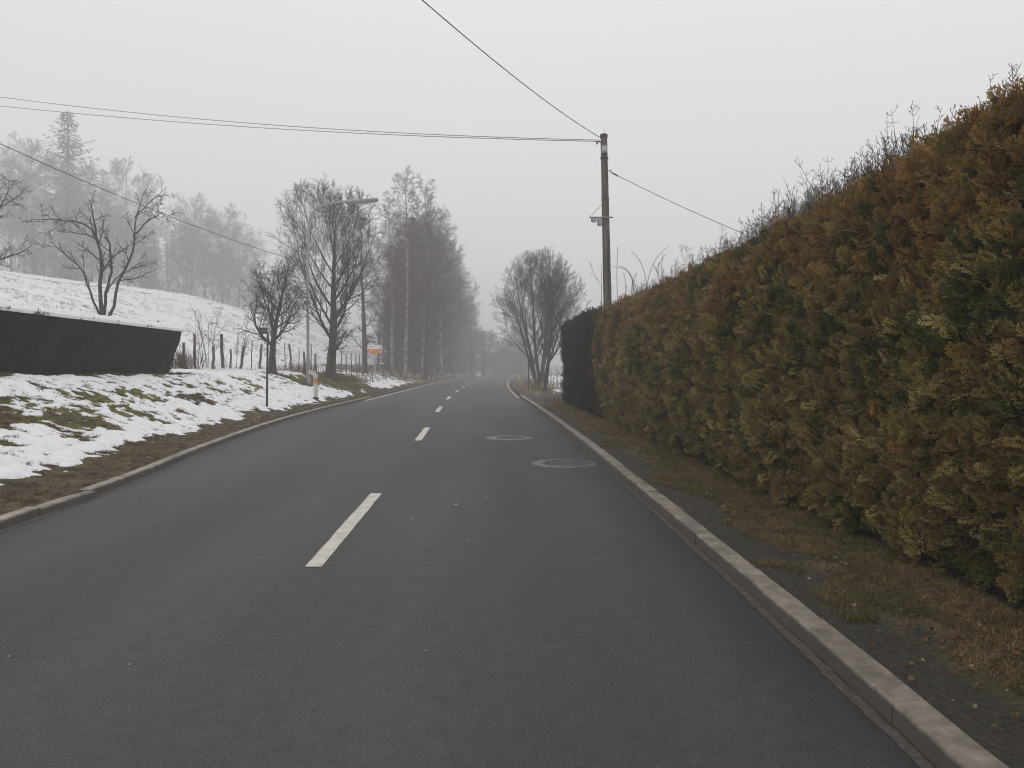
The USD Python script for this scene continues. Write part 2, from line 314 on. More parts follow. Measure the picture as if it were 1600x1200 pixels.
def land(X, Y):
    """height of bare ground outside the road"""
    X = np.asarray(X, float); Y = np.asarray(Y, float)
    L, R = Lk(Y), Rk(Y)
    d = L - X
    Hb = bank_top(Y)
    w = np.interp(Y, [0, 14, 30, 50, 90], [3.3, 3.0, 2.6, 2.4, 2.4])
    nz = meshkit.fbm(np.stack([X * 0.9, Y * 0.9, 0 * X], -1), 4, 3) - 0.5
    v0 = 0.95 + 0.25 * (meshkit.noise(np.stack([0 * X, Y * 0.35, 0 * X], -1), 5) - 0.5)
    bank = 0.066 + 0.02 * np.clip(d, 0, 1) + (Hb - 0.1) * (0.35 * sstep(v0, v0 + w, d) + 0.65 * np.clip((d - v0) / w, 0, 1) ** 0.9)
    bank = bank + 0.16 * nz * sstep(0.6, 1.8, d)
    plateau = 0.055 * np.clip(d - 4, 0, 3.2)
    sl = np.interp(Y, [0, 40, 60, 100, 140], [0.225, 0.25, 0.275, 0.34, 0.34])
    up = np.clip(-11.9 - X, 0, None)
    run = 30.0
    hill = sl * np.where(up < run, up - 0.9 * (1 - np.exp(-up / 0.9)), (run - 0.9) + (up - run) * 0.42)
    hill = np.where(up < 0.001, 0, hill) + 0.5 * sstep(2, 20, up) * (meshkit.fbm(np.stack([X * 0.07, Y * 0.07, 0 * X], -1), 3, 9) - 0.5) * 2
    left = bank + plateau + hill
    e = X - R
    nr = meshkit.fbm(np.stack([X * 2.2, Y * 2.2, 0 * X], -1), 4, 13) - 0.5
    right = 0.066 + 0.05 * nr * sstep(0.16, 0.5, e) + 0.05 * sstep(0.4, 1.4, e) * (Y < 40) - 0.012 * np.clip(e - 2, 0, 60)
    return np.where(d > 0, left, right) + crest(Y)

def zat(x, y): return float(land(np.array([x]), np.array([y]))[0])

def ysamples():
    ys, y = [-40, -25, -14, -8, -4, -2, -0.5], 0.5
    while y < 900:
        ys.append(y)
        y += np.interp(y, [0, 6, 14, 30, 50, 110, 200, 900], [0.2, 0.075, 0.07, 0.13, 0.3, 1.2, 6, 90])
    return np.array(ys + [900])

def grid_faces(n, m):
    i = (np.arange(n - 1)[:, None] * m + np.arange(m - 1)).ravel()
    return np.vstack([np.stack([i, i + 1, i + m + 1], 1), np.stack([i, i + m + 1, i + m], 1)])

YS = ysamples()
dl = np.concatenate([[0.0, 0.02], np.arange(0.06, 4.6, 0.045), np.arange(4.6, 9, 0.12), np.geomspace(9, 60, 60), [75, 100, 150, 260, 600]])
dr = np.concatenate([[0.0, 0.02], np.arange(0.06, 1.6, 0.05), np.geomspace(1.6, 40, 50), [60, 100, 200, 600]])
def ground_colour(X, Y, d, e):
    """real colours of soil, moss, leaf mould, grit: nothing to do with light"""
    p = np.stack([X, Y, 0 * X], -1)
    n1 = meshkit.fbm(p * 0.8, 4, 21); n2 = meshkit.fbm(p * 3.0, 4, 22); n3 = meshkit.fbm(p * 7.0, 3, 23)
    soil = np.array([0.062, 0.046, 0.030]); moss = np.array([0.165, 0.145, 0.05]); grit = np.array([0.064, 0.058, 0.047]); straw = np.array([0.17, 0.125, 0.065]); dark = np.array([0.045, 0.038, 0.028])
    def mixc(a, b, t): return a * (1 - t[..., None]) + b * t[..., None]
    c = np.broadcast_to(soil, X.shape + (3,))
    c = mixc(c, np.broadcast_to(moss, c.shape), sstep(0.34, 0.52, n1) * sstep(0.9, 1.4, d))
    c = mixc(c, np.broadcast_to(dark, c.shape), sstep(0.52, 0.72, n2) * 0.55)
    c = mixc(c, np.broadcast_to(moss, c.shape), 0.35 * sstep(0.5, 0.62, n3) * (d > 0))
    # right verge: grit by the kerb, moss, straw and leaves against the hedge
    cr = mixc(np.broadcast_to(grit, c.shape), np.broadcast_to(np.array([0.085, 0.08, 0.035]), c.shape), sstep(0.42, 0.60, e - 0.1 + 0.9 * (n1 - 0.5) + 0.5 * (n2 - 0.5)))
    cr = mixc(cr, np.broadcast_to(straw, c.shape), sstep(0.45, 0.75, e + 0.6 * (n2 - 0.5)) * sstep(0.42, 0.6, n3) * 0.8)
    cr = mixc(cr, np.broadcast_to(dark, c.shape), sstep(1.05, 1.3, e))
    # driveway beyond the hedges
    cr = mixc(cr, np.broadcast_to(np.array([0.05, 0.047, 0.045]), c.shape), sstep(27.0, 27.5, Y) * sstep(33.8, 33.0, Y))
    return np.where((d > 0)[..., None], c, cr)

cols_X, rows = [], []
dlr = dl[::-1]
n_under = 4
LY, RY = Lk(YS), Rk(YS)
XL = (LY - KERB_W_L + 0.03)[:, None] - dlr[None, :]
XR = (RY + KERB_W_R - 0.03)[:, None] + dr[None, :]
YL = np.broadcast_to(YS[:, None], XL.shape); YR = np.broadcast_to(YS[:, None], XR.shape)
ZL, ZR = land(XL, YL), land(XR, YR)
xu0, xu1 = XL[:, -1], XR[:, 0]
XU = xu0[:, None] + (xu1 - xu0)[:, None] * np.array([0.001, 0.3, 0.7, 0.999])
ZU = np.broadcast_to((crest(YS) - 0.12)[:, None], XU.shape)
YU = np.broadcast_to(YS[:, None], XU.shape)
GX, GY, GZ = np.hstack([XL, XU, XR]), np.hstack([YL, YU, YR]), np.hstack([ZL, ZU, ZR])
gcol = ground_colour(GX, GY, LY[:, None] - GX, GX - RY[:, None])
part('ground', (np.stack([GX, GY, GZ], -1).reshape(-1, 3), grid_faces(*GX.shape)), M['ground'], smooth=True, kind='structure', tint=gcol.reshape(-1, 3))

# snow lying on the ground: its own surface, dipping under the ground where the ground shows
def snow_depth(X, Y):
    L, R = Lk(Y), Rk(Y)
    d, e = L - X, X - R
    p = np.stack([X * 1.0, Y * 1.0, 0 * X], -1)
    n1 = meshkit.fbm(p * [0.55, 0.40, 1], 4, 31); n2 = meshkit.fbm(p * [2.6, 2.0, 1], 4, 32); n3 = meshkit.fbm(p * [9.5, 6.0, 1], 3, 33)
    n = 0.16 * n1 + 0.36 * n2 + 0.48 * n3
    thr = np.interp(d, [0, 0.75, 1.05, 1.35, 1.9, 2.5, 3.3, 3.9, 4.6, 7, 9, 12, 60], [0.9, 0.72, 0.60, 0.36, 0.36, 0.455, 0.46, 0.40, 0.33, 0.33, 0.36, 0.38, 0.36])
    wob = 0.35 * (meshkit.noise(np.stack([0 * X, Y * 0.8, 0 * X], -1), 41) - 0.5) + 0.2 * (meshkit.noise(np.stack([0 * X, Y * 2.7, 0 * X], -1), 42) - 0.5)
    thr = np.where(d < 4, np.interp(d + wob, [0, 0.75, 1.0, 1.25, 1.9, 2.3, 3.0, 3.5, 4.6], [0.9, 0.72, 0.60, 0.37, 0.395, 0.472, 0.466, 0.365, 0.31]), thr)
    # bare mossy places on the bank
    for bx, by, rx, ry, a in BARE:
        thr = thr + a * np.exp(-(((X - bx) / rx) ** 2 + ((Y - by) / ry) ** 2))
    thr = thr + 0.25 * sstep(50, 70, Y) * (d < 9)
    h = 0.24 * (n - thr)
    right = 0.30 * (n - (0.40 + 0.5 * (1 - sstep(33, 37, Y)) + 0.22 * (1 - sstep(0.9, 2.6, e)) + 0.10 * (1 - sstep(2, 5, e)) + 0.04 * sstep(90, 130, Y)))
    return np.clip(np.where(d > 0, h, right), -0.05, 0.075)

BARE = []
for bx, by, rx, ry, a in ((105, 655, 0.24, 0.55, 0.15), (35, 628, 0.18, 0.3, 0.09), (5, 662, 0.22, 0.30, 0.15), (225, 622, 0.25, 0.5, 0.10), (330, 625, 0.28, 0.9, 0.10), (210, 612, 0.2, 0.35, 0.10), (265, 640, 0.2, 0.5, 0.07)):
    Y0 = np.interp(bx, [0, 110, 340], [11.2, 12.8, 18.0])
    # slide along the ray until it meets the bank
    for Yt in np.arange(6, 40, 0.1):
        q = px(bx, by, Yt)
        if zat(q[0], Yt) >= q[2]: Y0 = Yt; break
    BARE.append((px(bx, by, Y0)[0], Y0, rx, ry, a))
for bx, by, Yt, rx, ry, a in ((545, 590, 39.5, 1.1, 2.4, 0.4), (470, 592, 31.5, 0.35, 1.2, 0.3), (430, 580, 31, 0.8, 0.9, 0.3), (520, 578, 36, 1.3, 1.6, 0.4), (478, 582, 33, 0.4, 0.4, 0.3), (505, 570, 37.5, 1.2, 1.5, 0.25), (400, 580, 29.5, .6, .5, 0.2)):
    q = px(bx, by, Yt); BARE.append((q[0], Yt, rx, ry, a))
for yy in np.arange(8, 22.6, 1.2):   # strip of bare soil under the left hedge
    BARE.append((-9.9, yy, 0.42, 0.9, 0.45))

def bumpy(X, Y, h):
    return land(X, Y) + h
sd = dl[dl >= 0.25]
SX = (LY - KERB_W_L + 0.03)[:, None] - sd[::-1][None, :]
SY = np.broadcast_to(YS[:, None], SX.shape)
SZ = bumpy(SX, SY, snow_depth(SX, SY))
er = np.concatenate([np.arange(0.5, 3, 0.12), np.geomspace(3, 600, 40)])
ok = YS > 30
TX = (RY[ok] + KERB_W_R)[:, None] + er[None, :]
TY = np.broadcast_to(YS[ok][:, None], TX.shape)
TZ = land(TX, TY) + snow_depth(TX, TY)
sv, sf = cat([(np.stack([SX, SY, SZ], -1).reshape(-1, 3), grid_faces(*SX.shape)), (np.stack([TX, TY, TZ], -1).reshape(-1, 3), grid_faces(*TX.shape))])
part('snow', (sv, sf), M['snow'], smooth=True, label='thin patchy snow lying over the roadside bank and the field', category='snow', kind='stuff')

# ------------------------------------------------------------------ road
road = struct('road')
def road_tone(X, Y, L, R):
    """worn wheel tracks, the oily middle of each lane, damp dirt along the kerbs, an old patch and sealed seams"""
    C = Ck(Y[:, 0])[:, None]; L, R = L[:, None], R[:, None]
    p = np.stack([X, Y, 0 * X], -1)
    lane = np.where(X < C, (X - L) / (C - L), (X - C) / (R - C))
    k = 1 + 0.10 * (np.exp(-((lane - 0.25) / 0.11) ** 2) + np.exp(-((lane - 0.77) / 0.11) ** 2)) - 0.08 * np.exp(-((lane - 0.51) / 0.12) ** 2)
    k = k * (1 + 0.34 * (meshkit.fbm(p * [1.6, 0.22, 0], 5, 91) - 0.5)) * (1 + 0.30 * (meshkit.fbm(p * [0.5, 0.14, 0], 3, 92) - 0.5)) * (1 + 0.16 * (meshkit.fbm(p * [7, 0.9, 0], 3, 95) - 0.5))
    de = np.minimum(X - L, R - X)
    k = k * (1 - 0.34 * np.exp(-(de / (0.10 + 0.14 * meshkit.noise(p * [0, 1.3, 0], 93))) ** 2))
    k = np.where((X > C + 0.35 + 0.05 * meshkit.noise(p * [0, 3, 0], 94)) & (Y > 9.7) & (Y < 16.2) & (X < R - 0.25), k * 0.93, k)
    warm = 1 + 0.03 * (meshkit.fbm(p * [0.8, 0.3, 0], 3, 96) - 0.3)
    return np.stack([k * warm, k, k / warm], -1)
ys = np.concatenate([np.arange(-30, 1, 0.5), np.arange(1, 30, 0.1), np.arange(30, 110, 0.5), np.arange(110, 240, 2.0)])
L, R = Lk(ys) + 0.0, Rk(ys)
cols = np.linspace(0, 1, 76)
RX = L[:, None] + (R - L)[:, None] * cols
RYY = np.broadcast_to(ys[:, None], RX.shape)
RZ = crest(ys)[:, None] + 0.0 * RX
part('asphalt', (np.stack([RX, RYY, RZ], -1).reshape(-1, 3), grid_faces(*RX.shape)), M['asphalt'], road, smooth=True, tint=road_tone(RX, RYY, L, R).reshape(-1, 3))

def strip(curve, y0, y1, w, z=0.004, off=0.0, ragged=0.006, seed=0, step=0.12):
    yy = np.linspace(y0, y1, max(3, int((y1 - y0) / step)))
    r = np.random.default_rng(seed)
    c = curve(yy) + off
    a = c - w / 2 + r.normal(0, ragged * 0.5, len(yy)); b = c + w / 2 + r.normal(0, ragged * 0.5, len(yy))
    v = np.vstack([np.stack([a, yy, crest(yy) + z], 1), np.stack([b, yy, crest(yy) + z], 1)])
    n = len(yy); i = np.arange(n - 1)
    return v, np.vstack([np.stack([i, i + n, i + n + 1], 1), np.stack([i, i + n + 1, i + 1], 1)])

for k in range(12):
    y0 = 5.22 + 9.0 * k
    part('lane_dash', strip(Ck, y0, y0 + 3.05, 0.118 if k == 0 else 0.13, seed=k), M['paint'], road)
part('edge_line', strip(Rk, 33.5, 125, 0.12, off=-0.10, seed=51, step=0.5), M['kerb_b'], road)
part('edge_line', strip(Lk, 31, 125, 0.11, off=0.12, seed=52, step=0.5), M['paint'], road)
M['silt'] = mat('gutter_silt', [(0, (0.05, 0.044, 0.037)), (0.5, (0.085, 0.075, 0.063)), (1, (0.125, 0.11, 0.094))], scale=22, rough=0.95, detail=8)
part('gutter_silt', strip(lambda y: Rk(y) - 0.026 - 0.016 * meshkit.fbm(np.stack([y * 0, y * 1.1, y * 0], -1), 4, 61), -1, 34, 0.055, z=0.0035, off=0, ragged=0.008, seed=61, step=0.06), M['silt'], road)
part('gutter_silt', strip(lambda y: Lk(y) + 0.03 + 0.02 * meshkit.fbm(np.stack([y * 0, y * 1.1, y * 0], -1), 4, 62), 2, 33, 0.06, z=0.0035, off=0, ragged=0.01, seed=62, step=0.06), M['silt'], road)
# small pale flecks of paint and chippings on the lane
fl = []
r_ = np.random.default_rng(5)
for X, Y, s in [(-0.27, 8.05, 0.02), (-0.55, 7.6, 0.03), (-0.22, 8.3, 0.012), (0.5, 8.9, 0.02), (-0.9, 6.9, 0.02), (0.62, 5.4, 0.012), (-0.35, 6.0, 0.014)] + [(r_.uniform(-3.8, 1.2), r_.uniform(3, 14), r_.uniform(0.006, 0.014)) for _ in range(8)]:
    a = np.sort(r_.uniform(0, 2 * np.pi, 6)); rr = s * r_.uniform(0.6, 1.2, 6)
    v = np.vstack([[X, Y, 0.012], np.stack([X + rr * np.cos(a), Y + rr * np.sin(a), np.full(6, 0.0035)], 1)])
    fl.append((v, np.array([[0, i + 1, (i + 1) % 6 + 1] for i in range(6)])))
part('chipping', cat(fl), M['kerb_b'], road, kind='stuff')

# kerbs: stone by stone
def kerb(name, curve, side, width, y0, y1, skew=()):
    k = struct(name)
    # bedding the stones stand in, seen only in the joints
    yy = np.arange(y0, y1 + 0.01, 0.5)
    c = curve(yy)
    bx0, bx1 = (c + 0.04 * side), (c + (width - 0.02) * side)
    z = crest(yy) + KERB_H - 0.028
    prof = np.stack([np.stack([bx0, yy, z - 0.2], 1), np.stack([bx0, yy, z], 1), np.stack([bx1, yy, z], 1), np.stack([bx1, yy, z - 0.2], 1)], 1)
    part('bedding', (prof.reshape(-1, 3), grid_faces(len(yy), 4)), M['joint'], k)
    r = np.random.default_rng(int(abs(side) * 10 + width * 1000))
    y = y0
    i = 0
    while y < y1:
        ln = r.uniform(0.92, 1.06)
        ya, yb = y, y + ln
        p0, p1 = np.array([float(curve(ya)), ya]), np.array([float(curve(yb)), yb])
        ang = math.atan2(-(p1 - p0)[0], (p1 - p0)[1])
        w, h = width + r.uniform(-0.006, 0.006), 0.26
        b = 0.018
        # cross-section: road face leans back a little, rounded arris
        s = side
        sec = np.array([[0, -h + KERB_H], [0.012 * s, KERB_H - b], [0.012 * s + b * 0.35 * s, KERB_H - b * 0.3], [0.012 * s + b * s, KERB_H], [(w - 0.008) * s, KERB_H + 0.002], [w * s, KERB_H - 0.008], [w * s, -h + KERB_H]])
        half = ln / 2 - 0.0015
        ts = np.array([-half, -half + 0.012, -half * 0.4, half * 0.4, half - 0.012, half])
        ins = np.array([0.0012, 0, 0, 0, 0, 0.0012])
        ring = []
        for t, q in zip(ts, ins):
            sc = sec.copy()
            cx = w * s / 2
            sc[:, 0] = cx + (sc[:, 0] - cx) * (1 - q / w * 2); sc[1:6, 1] -= q
            sc[1:6] += r.normal(0, 0.0022, (5, 2))
            ring.append(np.column_stack([sc[:, 0], np.full(len(sc), t), sc[:, 1]]))
        v = np.concatenate(ring)
        m = len(sec); f = []
        for a in range(len(ts) - 1):
            for q in range(m):
                q2 = (q + 1) % m
                f += [[a * m + q, a * m + q2, (a + 1) * m + q2], [a * m + q, (a + 1) * m + q2, (a + 1) * m + q]]
        o = (len(ts) - 1) * m
        f += [[0, q + 1, q] for q in range(1, m - 1)] + [[o, o + q, o + q + 1] for q in range(1, m - 1)]
        f = np.array(f) if s > 0 else np.array(f)[:, ::-1]
        f = f[:, ::-1]
        dz, dx, da = r.normal(0, 0.0012), r.normal(0, 0.0012), r.normal(0, 0.0008)
        if i in skew: da += 0.05 * s; dx -= 0.045 * s; dz -= 0.012
        mid = (p0 + p1) / 2
        v = v @ rotz(ang + da).T + [mid[0] + dx, mid[1], float(crest(mid[1])) + dz]
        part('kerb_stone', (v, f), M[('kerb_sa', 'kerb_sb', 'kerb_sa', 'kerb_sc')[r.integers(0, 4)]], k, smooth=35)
        y = yb; i += 1
    return k
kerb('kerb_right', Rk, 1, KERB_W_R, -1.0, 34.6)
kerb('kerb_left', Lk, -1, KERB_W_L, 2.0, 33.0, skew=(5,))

# ------------------------------------------------------------------ manhole covers
def manhole(X, Y, label, rl, off):
    t = thing('manhole_cover', label, 'manhole cover', (X, Y, 0.0), group='round manhole covers in the right lane')
    n = 56; a = np.linspace(0, 2 * np.pi, n, endpoint=False); ri = rl + 0.028
    rings = [(ri, -0.02, off), (ri, 0.0065, off), (ri + 0.006, 0.0075, off), (0.45, 0.006, 0), (0.46, 0.002, 0), (0.462, -0.02, 0)]
    v = np.concatenate([np.stack([o + r * np.cos(a), r * np.sin(a), np.full(n, z)], 1) for r, z, o in rings])
    f = []
    for k in range(len(rings) - 1):
        for i in range(n):
            i2 = (i + 1) % n; f += [[k * n + i, (k + 1) * n + i, (k + 1) * n + i2], [k * n + i, (k + 1) * n + i2, k * n + i2]]
    part('concrete_ring', (v, np.array(f)), M['concrete'], t, smooth=30)
    def sh(m): return m[0] + [off, 0, 0], m[1]
    part('iron_frame', sh(lathe([(rl + 0.004, -0.02), (rl + 0.004, 0.009), (rl + 0.026, 0.009), (rl + 0.026, -0.02), (rl + 0.004, -0.02)], 48)), M['iron'], t, smooth=30)
    part('lid', sh(lathe([(0.0, -0.002), (rl, -0.002), (rl, -0.02), (0.0, -0.02)], 48)), M['iron_dark'], t)
    st = []
    m_ = int(rl / 0.04) + 1
    for i in range(-m_, m_ + 1):
        for j in range(-m_, m_ + 1):
            x, y = i * 0.04, j * 0.04
            rr = math.hypot(x, y)
            if rr < rl - 0.022 and not (0.4 * rl < rr < 0.4 * rl + 0.018):
                st.append(box(x + off, y, 0.002, 0.026, 0.026, 0.010, 0.003, R=rotz(((i + j) % 2) * math.pi / 4)))
    part('raised_stud', cat(st), M['iron'], t, kind='stuff')
    part('rim', sh(lathe([(rl - 0.02, -0.01), (rl - 0.02, 0.0075), (rl - 0.004, 0.0075), (rl - 0.004, -0.01), (rl - 0.02, -0.01)], 48)), M['iron'], t, smooth=30)
    for ang_ in (0, math.pi):
        part('lifting_slot', box(off + (rl - 0.05) * math.cos(ang_), (rl - 0.05) * math.sin(ang_), 0.005, 0.055, 0.03, 0.009), M['iron_dark'], t)
manhole(0.74, 10.85, 'round iron manhole cover nearest the right kerb, with a wide dark studded lid', 0.35, 0.055)
manhole(-0.06, 14.75, 'farther round iron manhole cover nearer to the middle of the road', 0.25, 0.02)

# ------------------------------------------------------------------ foliage building blocks
def frond(seed, length=0.12, n=7, width=0.5, thin=0.011, droop=0.25):
    """flat spray of scale foliage: a rib with alternate side branchlets, each a thin bent blade; grows along +z, face to +y"""
    r = np.random.default_rng(seed)
    vs, fs = [], []
    def blade(p, d, l, w):
        d = np.asarray(d, float); d /= np.linalg.norm(d)
        side = np.cross(d, [0, 1, 0]); side /= np.linalg.norm(side) + 1e-9
        b = p + d * l * 0.55 + np.array([0, 1, 0]) * r.normal(0, 0.06) * l
        e = p + d * l + np.array([0, -1, 0]) * droop * l * r.uniform(0.2, 1)
        k = len(vs)
        vs.extend([p, b - side * w / 2, b + side * w / 2, e])
        fs.extend([[k, k + 1, k + 2], [k + 2, k + 1, k + 3]])
    z = 0.0
    pos = np.zeros(3); d = np.array([0, 0, 1.0])
    for i in range(n):
        t = i / n
        q = np.array([r.normal(0, 0.002), -droop * length * t * t, length * t])
        l = length * width * (1 - 0.65 * t) * r.uniform(0.75, 1.15)
        for s in (-1, 1):
            a = math.radians(r.uniform(38, 60))
            blade(q, [s * math.sin(a), r.normal(0, 0.25), math.cos(a)], l, thin * r.uniform(0.8, 1.2))
            if l > 0.035:
                for tt in (0.45, 0.75):
                    qq = q + l * tt * np.array([s * math.sin(a), 0, math.cos(a)])
                    blade(qq, [s * math.sin(a - 0.7), r.normal(0, 0.3), math.cos(a - 0.7)], l * 0.45, thin * 0.8)
    blade(np.array([0, -droop * length * .5, length * 0.75]), [0, -0.3, 1], length * 0.35, thin)
    return np.array(vs), np.array(fs)

def needle_tuft(seed, length=0.10, n=26):
    """a short upright shoot bristling with little flat leaves"""
    r = np.random.default_rng(seed); vs, fs = [], []
    for i in range(n):
        t = (i + r.uniform(0, 1)) / n
        p = np.array([0, 0, length * t * 0.85]); az = i * 2.4 + r.normal(0, 0.3); el = r.uniform(0.3, 0.9)
        d = np.array([math.cos(az) * math.cos(el), math.sin(az) * math.cos(el), math.sin(el)])
        l = 0.032 * r.uniform(0.7, 1.3); s = np.cross(d, [0, 0, 1.0]); s /= np.linalg.norm(s); k = len(vs)
        vs.extend([p, p + d * l * 0.5 + s * 0.0055, p + d * l * 0.5 - s * 0.0055, p + d * l]); fs.extend([[k, k + 1, k + 2], [k + 2, k + 1, k + 3]])
    return np.array(vs), np.array(fs)

def tuft(seed, n=14, h=0.12, spread=0.05, lean=0.6, w=0.006):
    r = np.random.default_rng(seed); vs, fs = [], []
    for _ in range(n):
        p = np.array([r.normal(0, spread), r.normal(0, spread), -0.01]); az = r.uniform(0, 2 * np.pi); ln = h * r.uniform(0.5, 1.2)
        o = np.array([math.cos(az), math.sin(az), 0]); s = np.array([-o[1], o[0], 0]) * w / 2
        q = p + o * ln * lean * 0.3 + np.array([0, 0, ln * 0.65]); e = p + o * ln * lean + np.array([0, 0, ln * r.uniform(0.55, 0.95)])
        k = len(vs); vs.extend([p - s, p + s, q - s * .8, q + s * .8, e]); fs.extend([[k, k + 1, k + 3], [k, k + 3, k + 2], [k + 2, k + 3, k + 4]])
    return np.array(vs), np.array(fs)

# ------------------------------------------------------------------ hedges
def hedge_core(curve, y0, y1, h, thick, lean, seed, base=0.05, step=0.12, top_wave=0.06):
    ys = np.arange(y0, y1 + 0.001, step)
    prof_t = np.concatenate([np.linspace(0, 1, 18), np.linspace(1, 2, 8)[1:], np.linspace(2, 3, 10)[1:]])
    V = np.zeros((len(ys), len(prof_t), 3))
    for i, y in enumerate(ys):
        f = float(curve(y)); z0 = zat(f + 0.3, y); hh = h(y) if callable(h) else h
        for j, t in enumerate(prof_t):
            if t <= 1: x, z = f + lean(t), base + (hh - base) * t
            elif t <= 2: x, z = f + lean(1) + (t - 1) * thick, hh
            else: x, z = f + lean(3 - t) + thick, base + (hh - base) * (3 - t)
            V[i, j] = (x, y, z0 + z)
    n = meshkit.fbm(V * [2.0, 2.0, 1.6], 4, seed) - 0.5
    n2 = meshkit.fbm(V * [5, 5, 4.0], 3, seed + 1) - 0.5
    side = np.where(prof_t <= 1, -1, np.where(prof_t >= 2, 1, 0))
    n3_ = meshkit.fbm(V * [1.0, 1.7, 0.55], 3, seed + 2) - 0.5
    V[..., 0] += side * (0.26 * n + 0.20 * n2 + 0.36 * n3_)
    V[..., 2] += (prof_t[None, :] > 0.9) * (prof_t[None, :] < 2.1) * (top_wave * 2 * n)
    v, f = V.reshape(-1, 3), grid_faces(*V.shape[:2])
    # end caps
    m = len(prof_t)
    for i in (0, len(ys) - 1):
        c = V[i].mean(0); k = len(v); v = np.vstack([v, c]); o = i * m
        tri = np.array([[o + j, o + j + 1, k] for j in range(m - 1)]); f = np.vstack([f, tri])
    return trimesh.Trimesh(v, f, process=False)

def surface_points(tm, n, r, weight=None):
    a = tm.area_faces.copy()
    if weight is not None: a = a * weight(tm.triangles_center)
    i = r.choice(len(a), n, p=a / a.sum())
    b = r.random((n, 2)); flip = b.sum(1) > 1; b[flip] = 1 - b[flip]
    t = tm.triangles[i]
    return t[:, 0] + b[:, :1] * (t[:, 1] - t[:, 0]) + b[:, 1:] * (t[:, 2] - t[:, 0]), i

def outward(tm, cx):
    n = tm.face_normals.copy(); c = tm.triangles_center
    flip = ((n[:, 0] * (c[:, 0] - cx(c[:, 1])) + n[:, 2] * np.where(c[:, 2] > 1.8, 1, 0)) < 0)
    n[flip] *= -1
    return n

hr = np.random.default_rng(11)
Fk = PchipInterpolator([-2, 3, 4, 6, 10, 15, 18.8, 19.2, 23, 27], [2.72, 2.66, 2.60, 2.48, 2.36, 2.25, 2.22, 2.18, 1.98, 1.80])
big = thing('thuja_hedge', 'tall browning clipped thuja hedge running along the right verge beside the road', 'hedge')
bulge = lambda t: -0.05 + 0.16 * (1 - t) ** 3 + 0.05 * t ** 4 * 2 - 0.07 * math.sin(math.pi * min(1, max(0, t)))
HT = lambda y: float(np.interp(y, [0, 3.4, 4.2, 5.2, 6.5, 9, 13, 19], [2.74, 2.74, 2.62, 2.50, 2.45, 2.42, 2.46, 2.56]))
core = hedge_core(Fk, 0.6, 18.9, HT, 1.1, bulge, 61)
part('interior', (core.vertices, core.faces), M['hedge_core'], big)
cn = outward(core, lambda y: Fk(y) + 0.6)
# visible sides only get foliage; the near part more of it
N = 46000
P, fi = surface_points(core, N, hr, lambda c: np.where(c[:, 0] < Fk(c[:, 1]) + 0.45, 1.0, np.where(c[:, 2] > 2.3, 0.8, 0.06)) * np.interp(c[:, 1], [0.6, 2.8, 4, 9, 19], [0.25, 0.5, 1.5, 1.1, 0.75]))
nn = cn[fi]
depth = hr.uniform(-0.06, 0.07, N)
P = P + nn * depth[:, None]
dirs = nn * hr.uniform(0.35, 1.0, (N, 1)) + np.array([0, 0, 1.0]) * hr.uniform(0.25, 1.0, (N, 1)) + hr.normal(0, 0.38, (N, 3))
low = meshkit.fbm(P * [1.1, 1.5, 1.3], 3, 71); mid_ = meshkit.fbm(P * [4.2, 4.2, 3.6], 3, 72); fine = hr.random(N)
topness = sstep(1.75, 2.45, P[:, 2] + 0.5 * (low - 0.5))
score = 0.45 * (low - 0.5) + 0.75 * (mid_ - 0.5) + 0.22 * (fine - 0.5)
kind = np.where(score < -0.10, 3, np.where(score < 0.015, 2, np.where(score < 0.115, 0, np.where(fine > 0.45, 1, 4))))
kind = np.where((topness > 0.5) & (fine < topness * 0.8) & (kind != 3), np.where(fine < 0.30, 1, 0), kind)
kind = np.where((kind == 1) & (topness < 0.3) & (hr.random(N) < 0.80), np.where(hr.random(N) < 0.5, 2, 4), kind)
kind = np.where((kind == 0) & (P[:, 2] < 1.5) & (hr.random(N) < 0.45), 2, kind)
kind = np.where((kind == 4) & (hr.random(N) < 0.62), 2, kind)
shapes = [frond(200 + i, 0.125, 7, 0.55, 0.0125) for i in range(3)]
protos = [(s, M[m], False) for m in ('thuja_brown', 'thuja_orange', 'thuja_olive', 'thuja_green', 'thuja_tan') for s in shapes]
instancer('foliage', protos, kind * 3 + hr.integers(0, 3, N), P, frames(dirs, hr.uniform(0, 2 * np.pi, N)), hr.uniform(0.42, 1.12, N), big)

def shoot(r, h):
    """thin bare top shoot with short side twigs"""
    out = []
    n = 6; p = np.zeros((n, 3)); lean = r.normal(0, 0.16, 2)
    t = np.linspace(0, 1, n); p[:, 2] = h * t; p[:, 0] = lean[0] * h * t + 0.05 * h * np.sin(t * 3 + r.uniform(0, 6)); p[:, 1] = lean[1] * h * t + 0.05 * h * np.sin(t * 3 + r.uniform(0, 6))
    out.append(tube(p, np.linspace(0.0030, 0.0013, n), 3))
    for k in range(r.integers(6, 12)):
        tt = r.uniform(0.3, 0.97); q = np.array([np.interp(tt, t, p[:, i]) for i in range(3)]); az = r.uniform(0, 2 * np.pi); l = h * r.uniform(0.12, 0.3) * (1.25 - tt)
        e = q + l * np.array([math.cos(az) * 0.8, math.sin(az) * 0.8, r.uniform(0.3, 0.8)])
        out.append(tube([q, (q + e) / 2 + [0, 0, -0.01], e + [0, 0, l * 0.15]], [0.0022, 0.0018, 0.0011], 3))
        for _ in range(2):
            g = e + l * 0.5 * np.array([r.normal(0, 0.6), r.normal(0, 0.6), r.uniform(0.1, 0.8)])
            out.append(tube([(q + e) / 2 * 0.4 + e * 0.6, g], [0.0017, 0.0010], 3))
    return cat(out)
sh = []
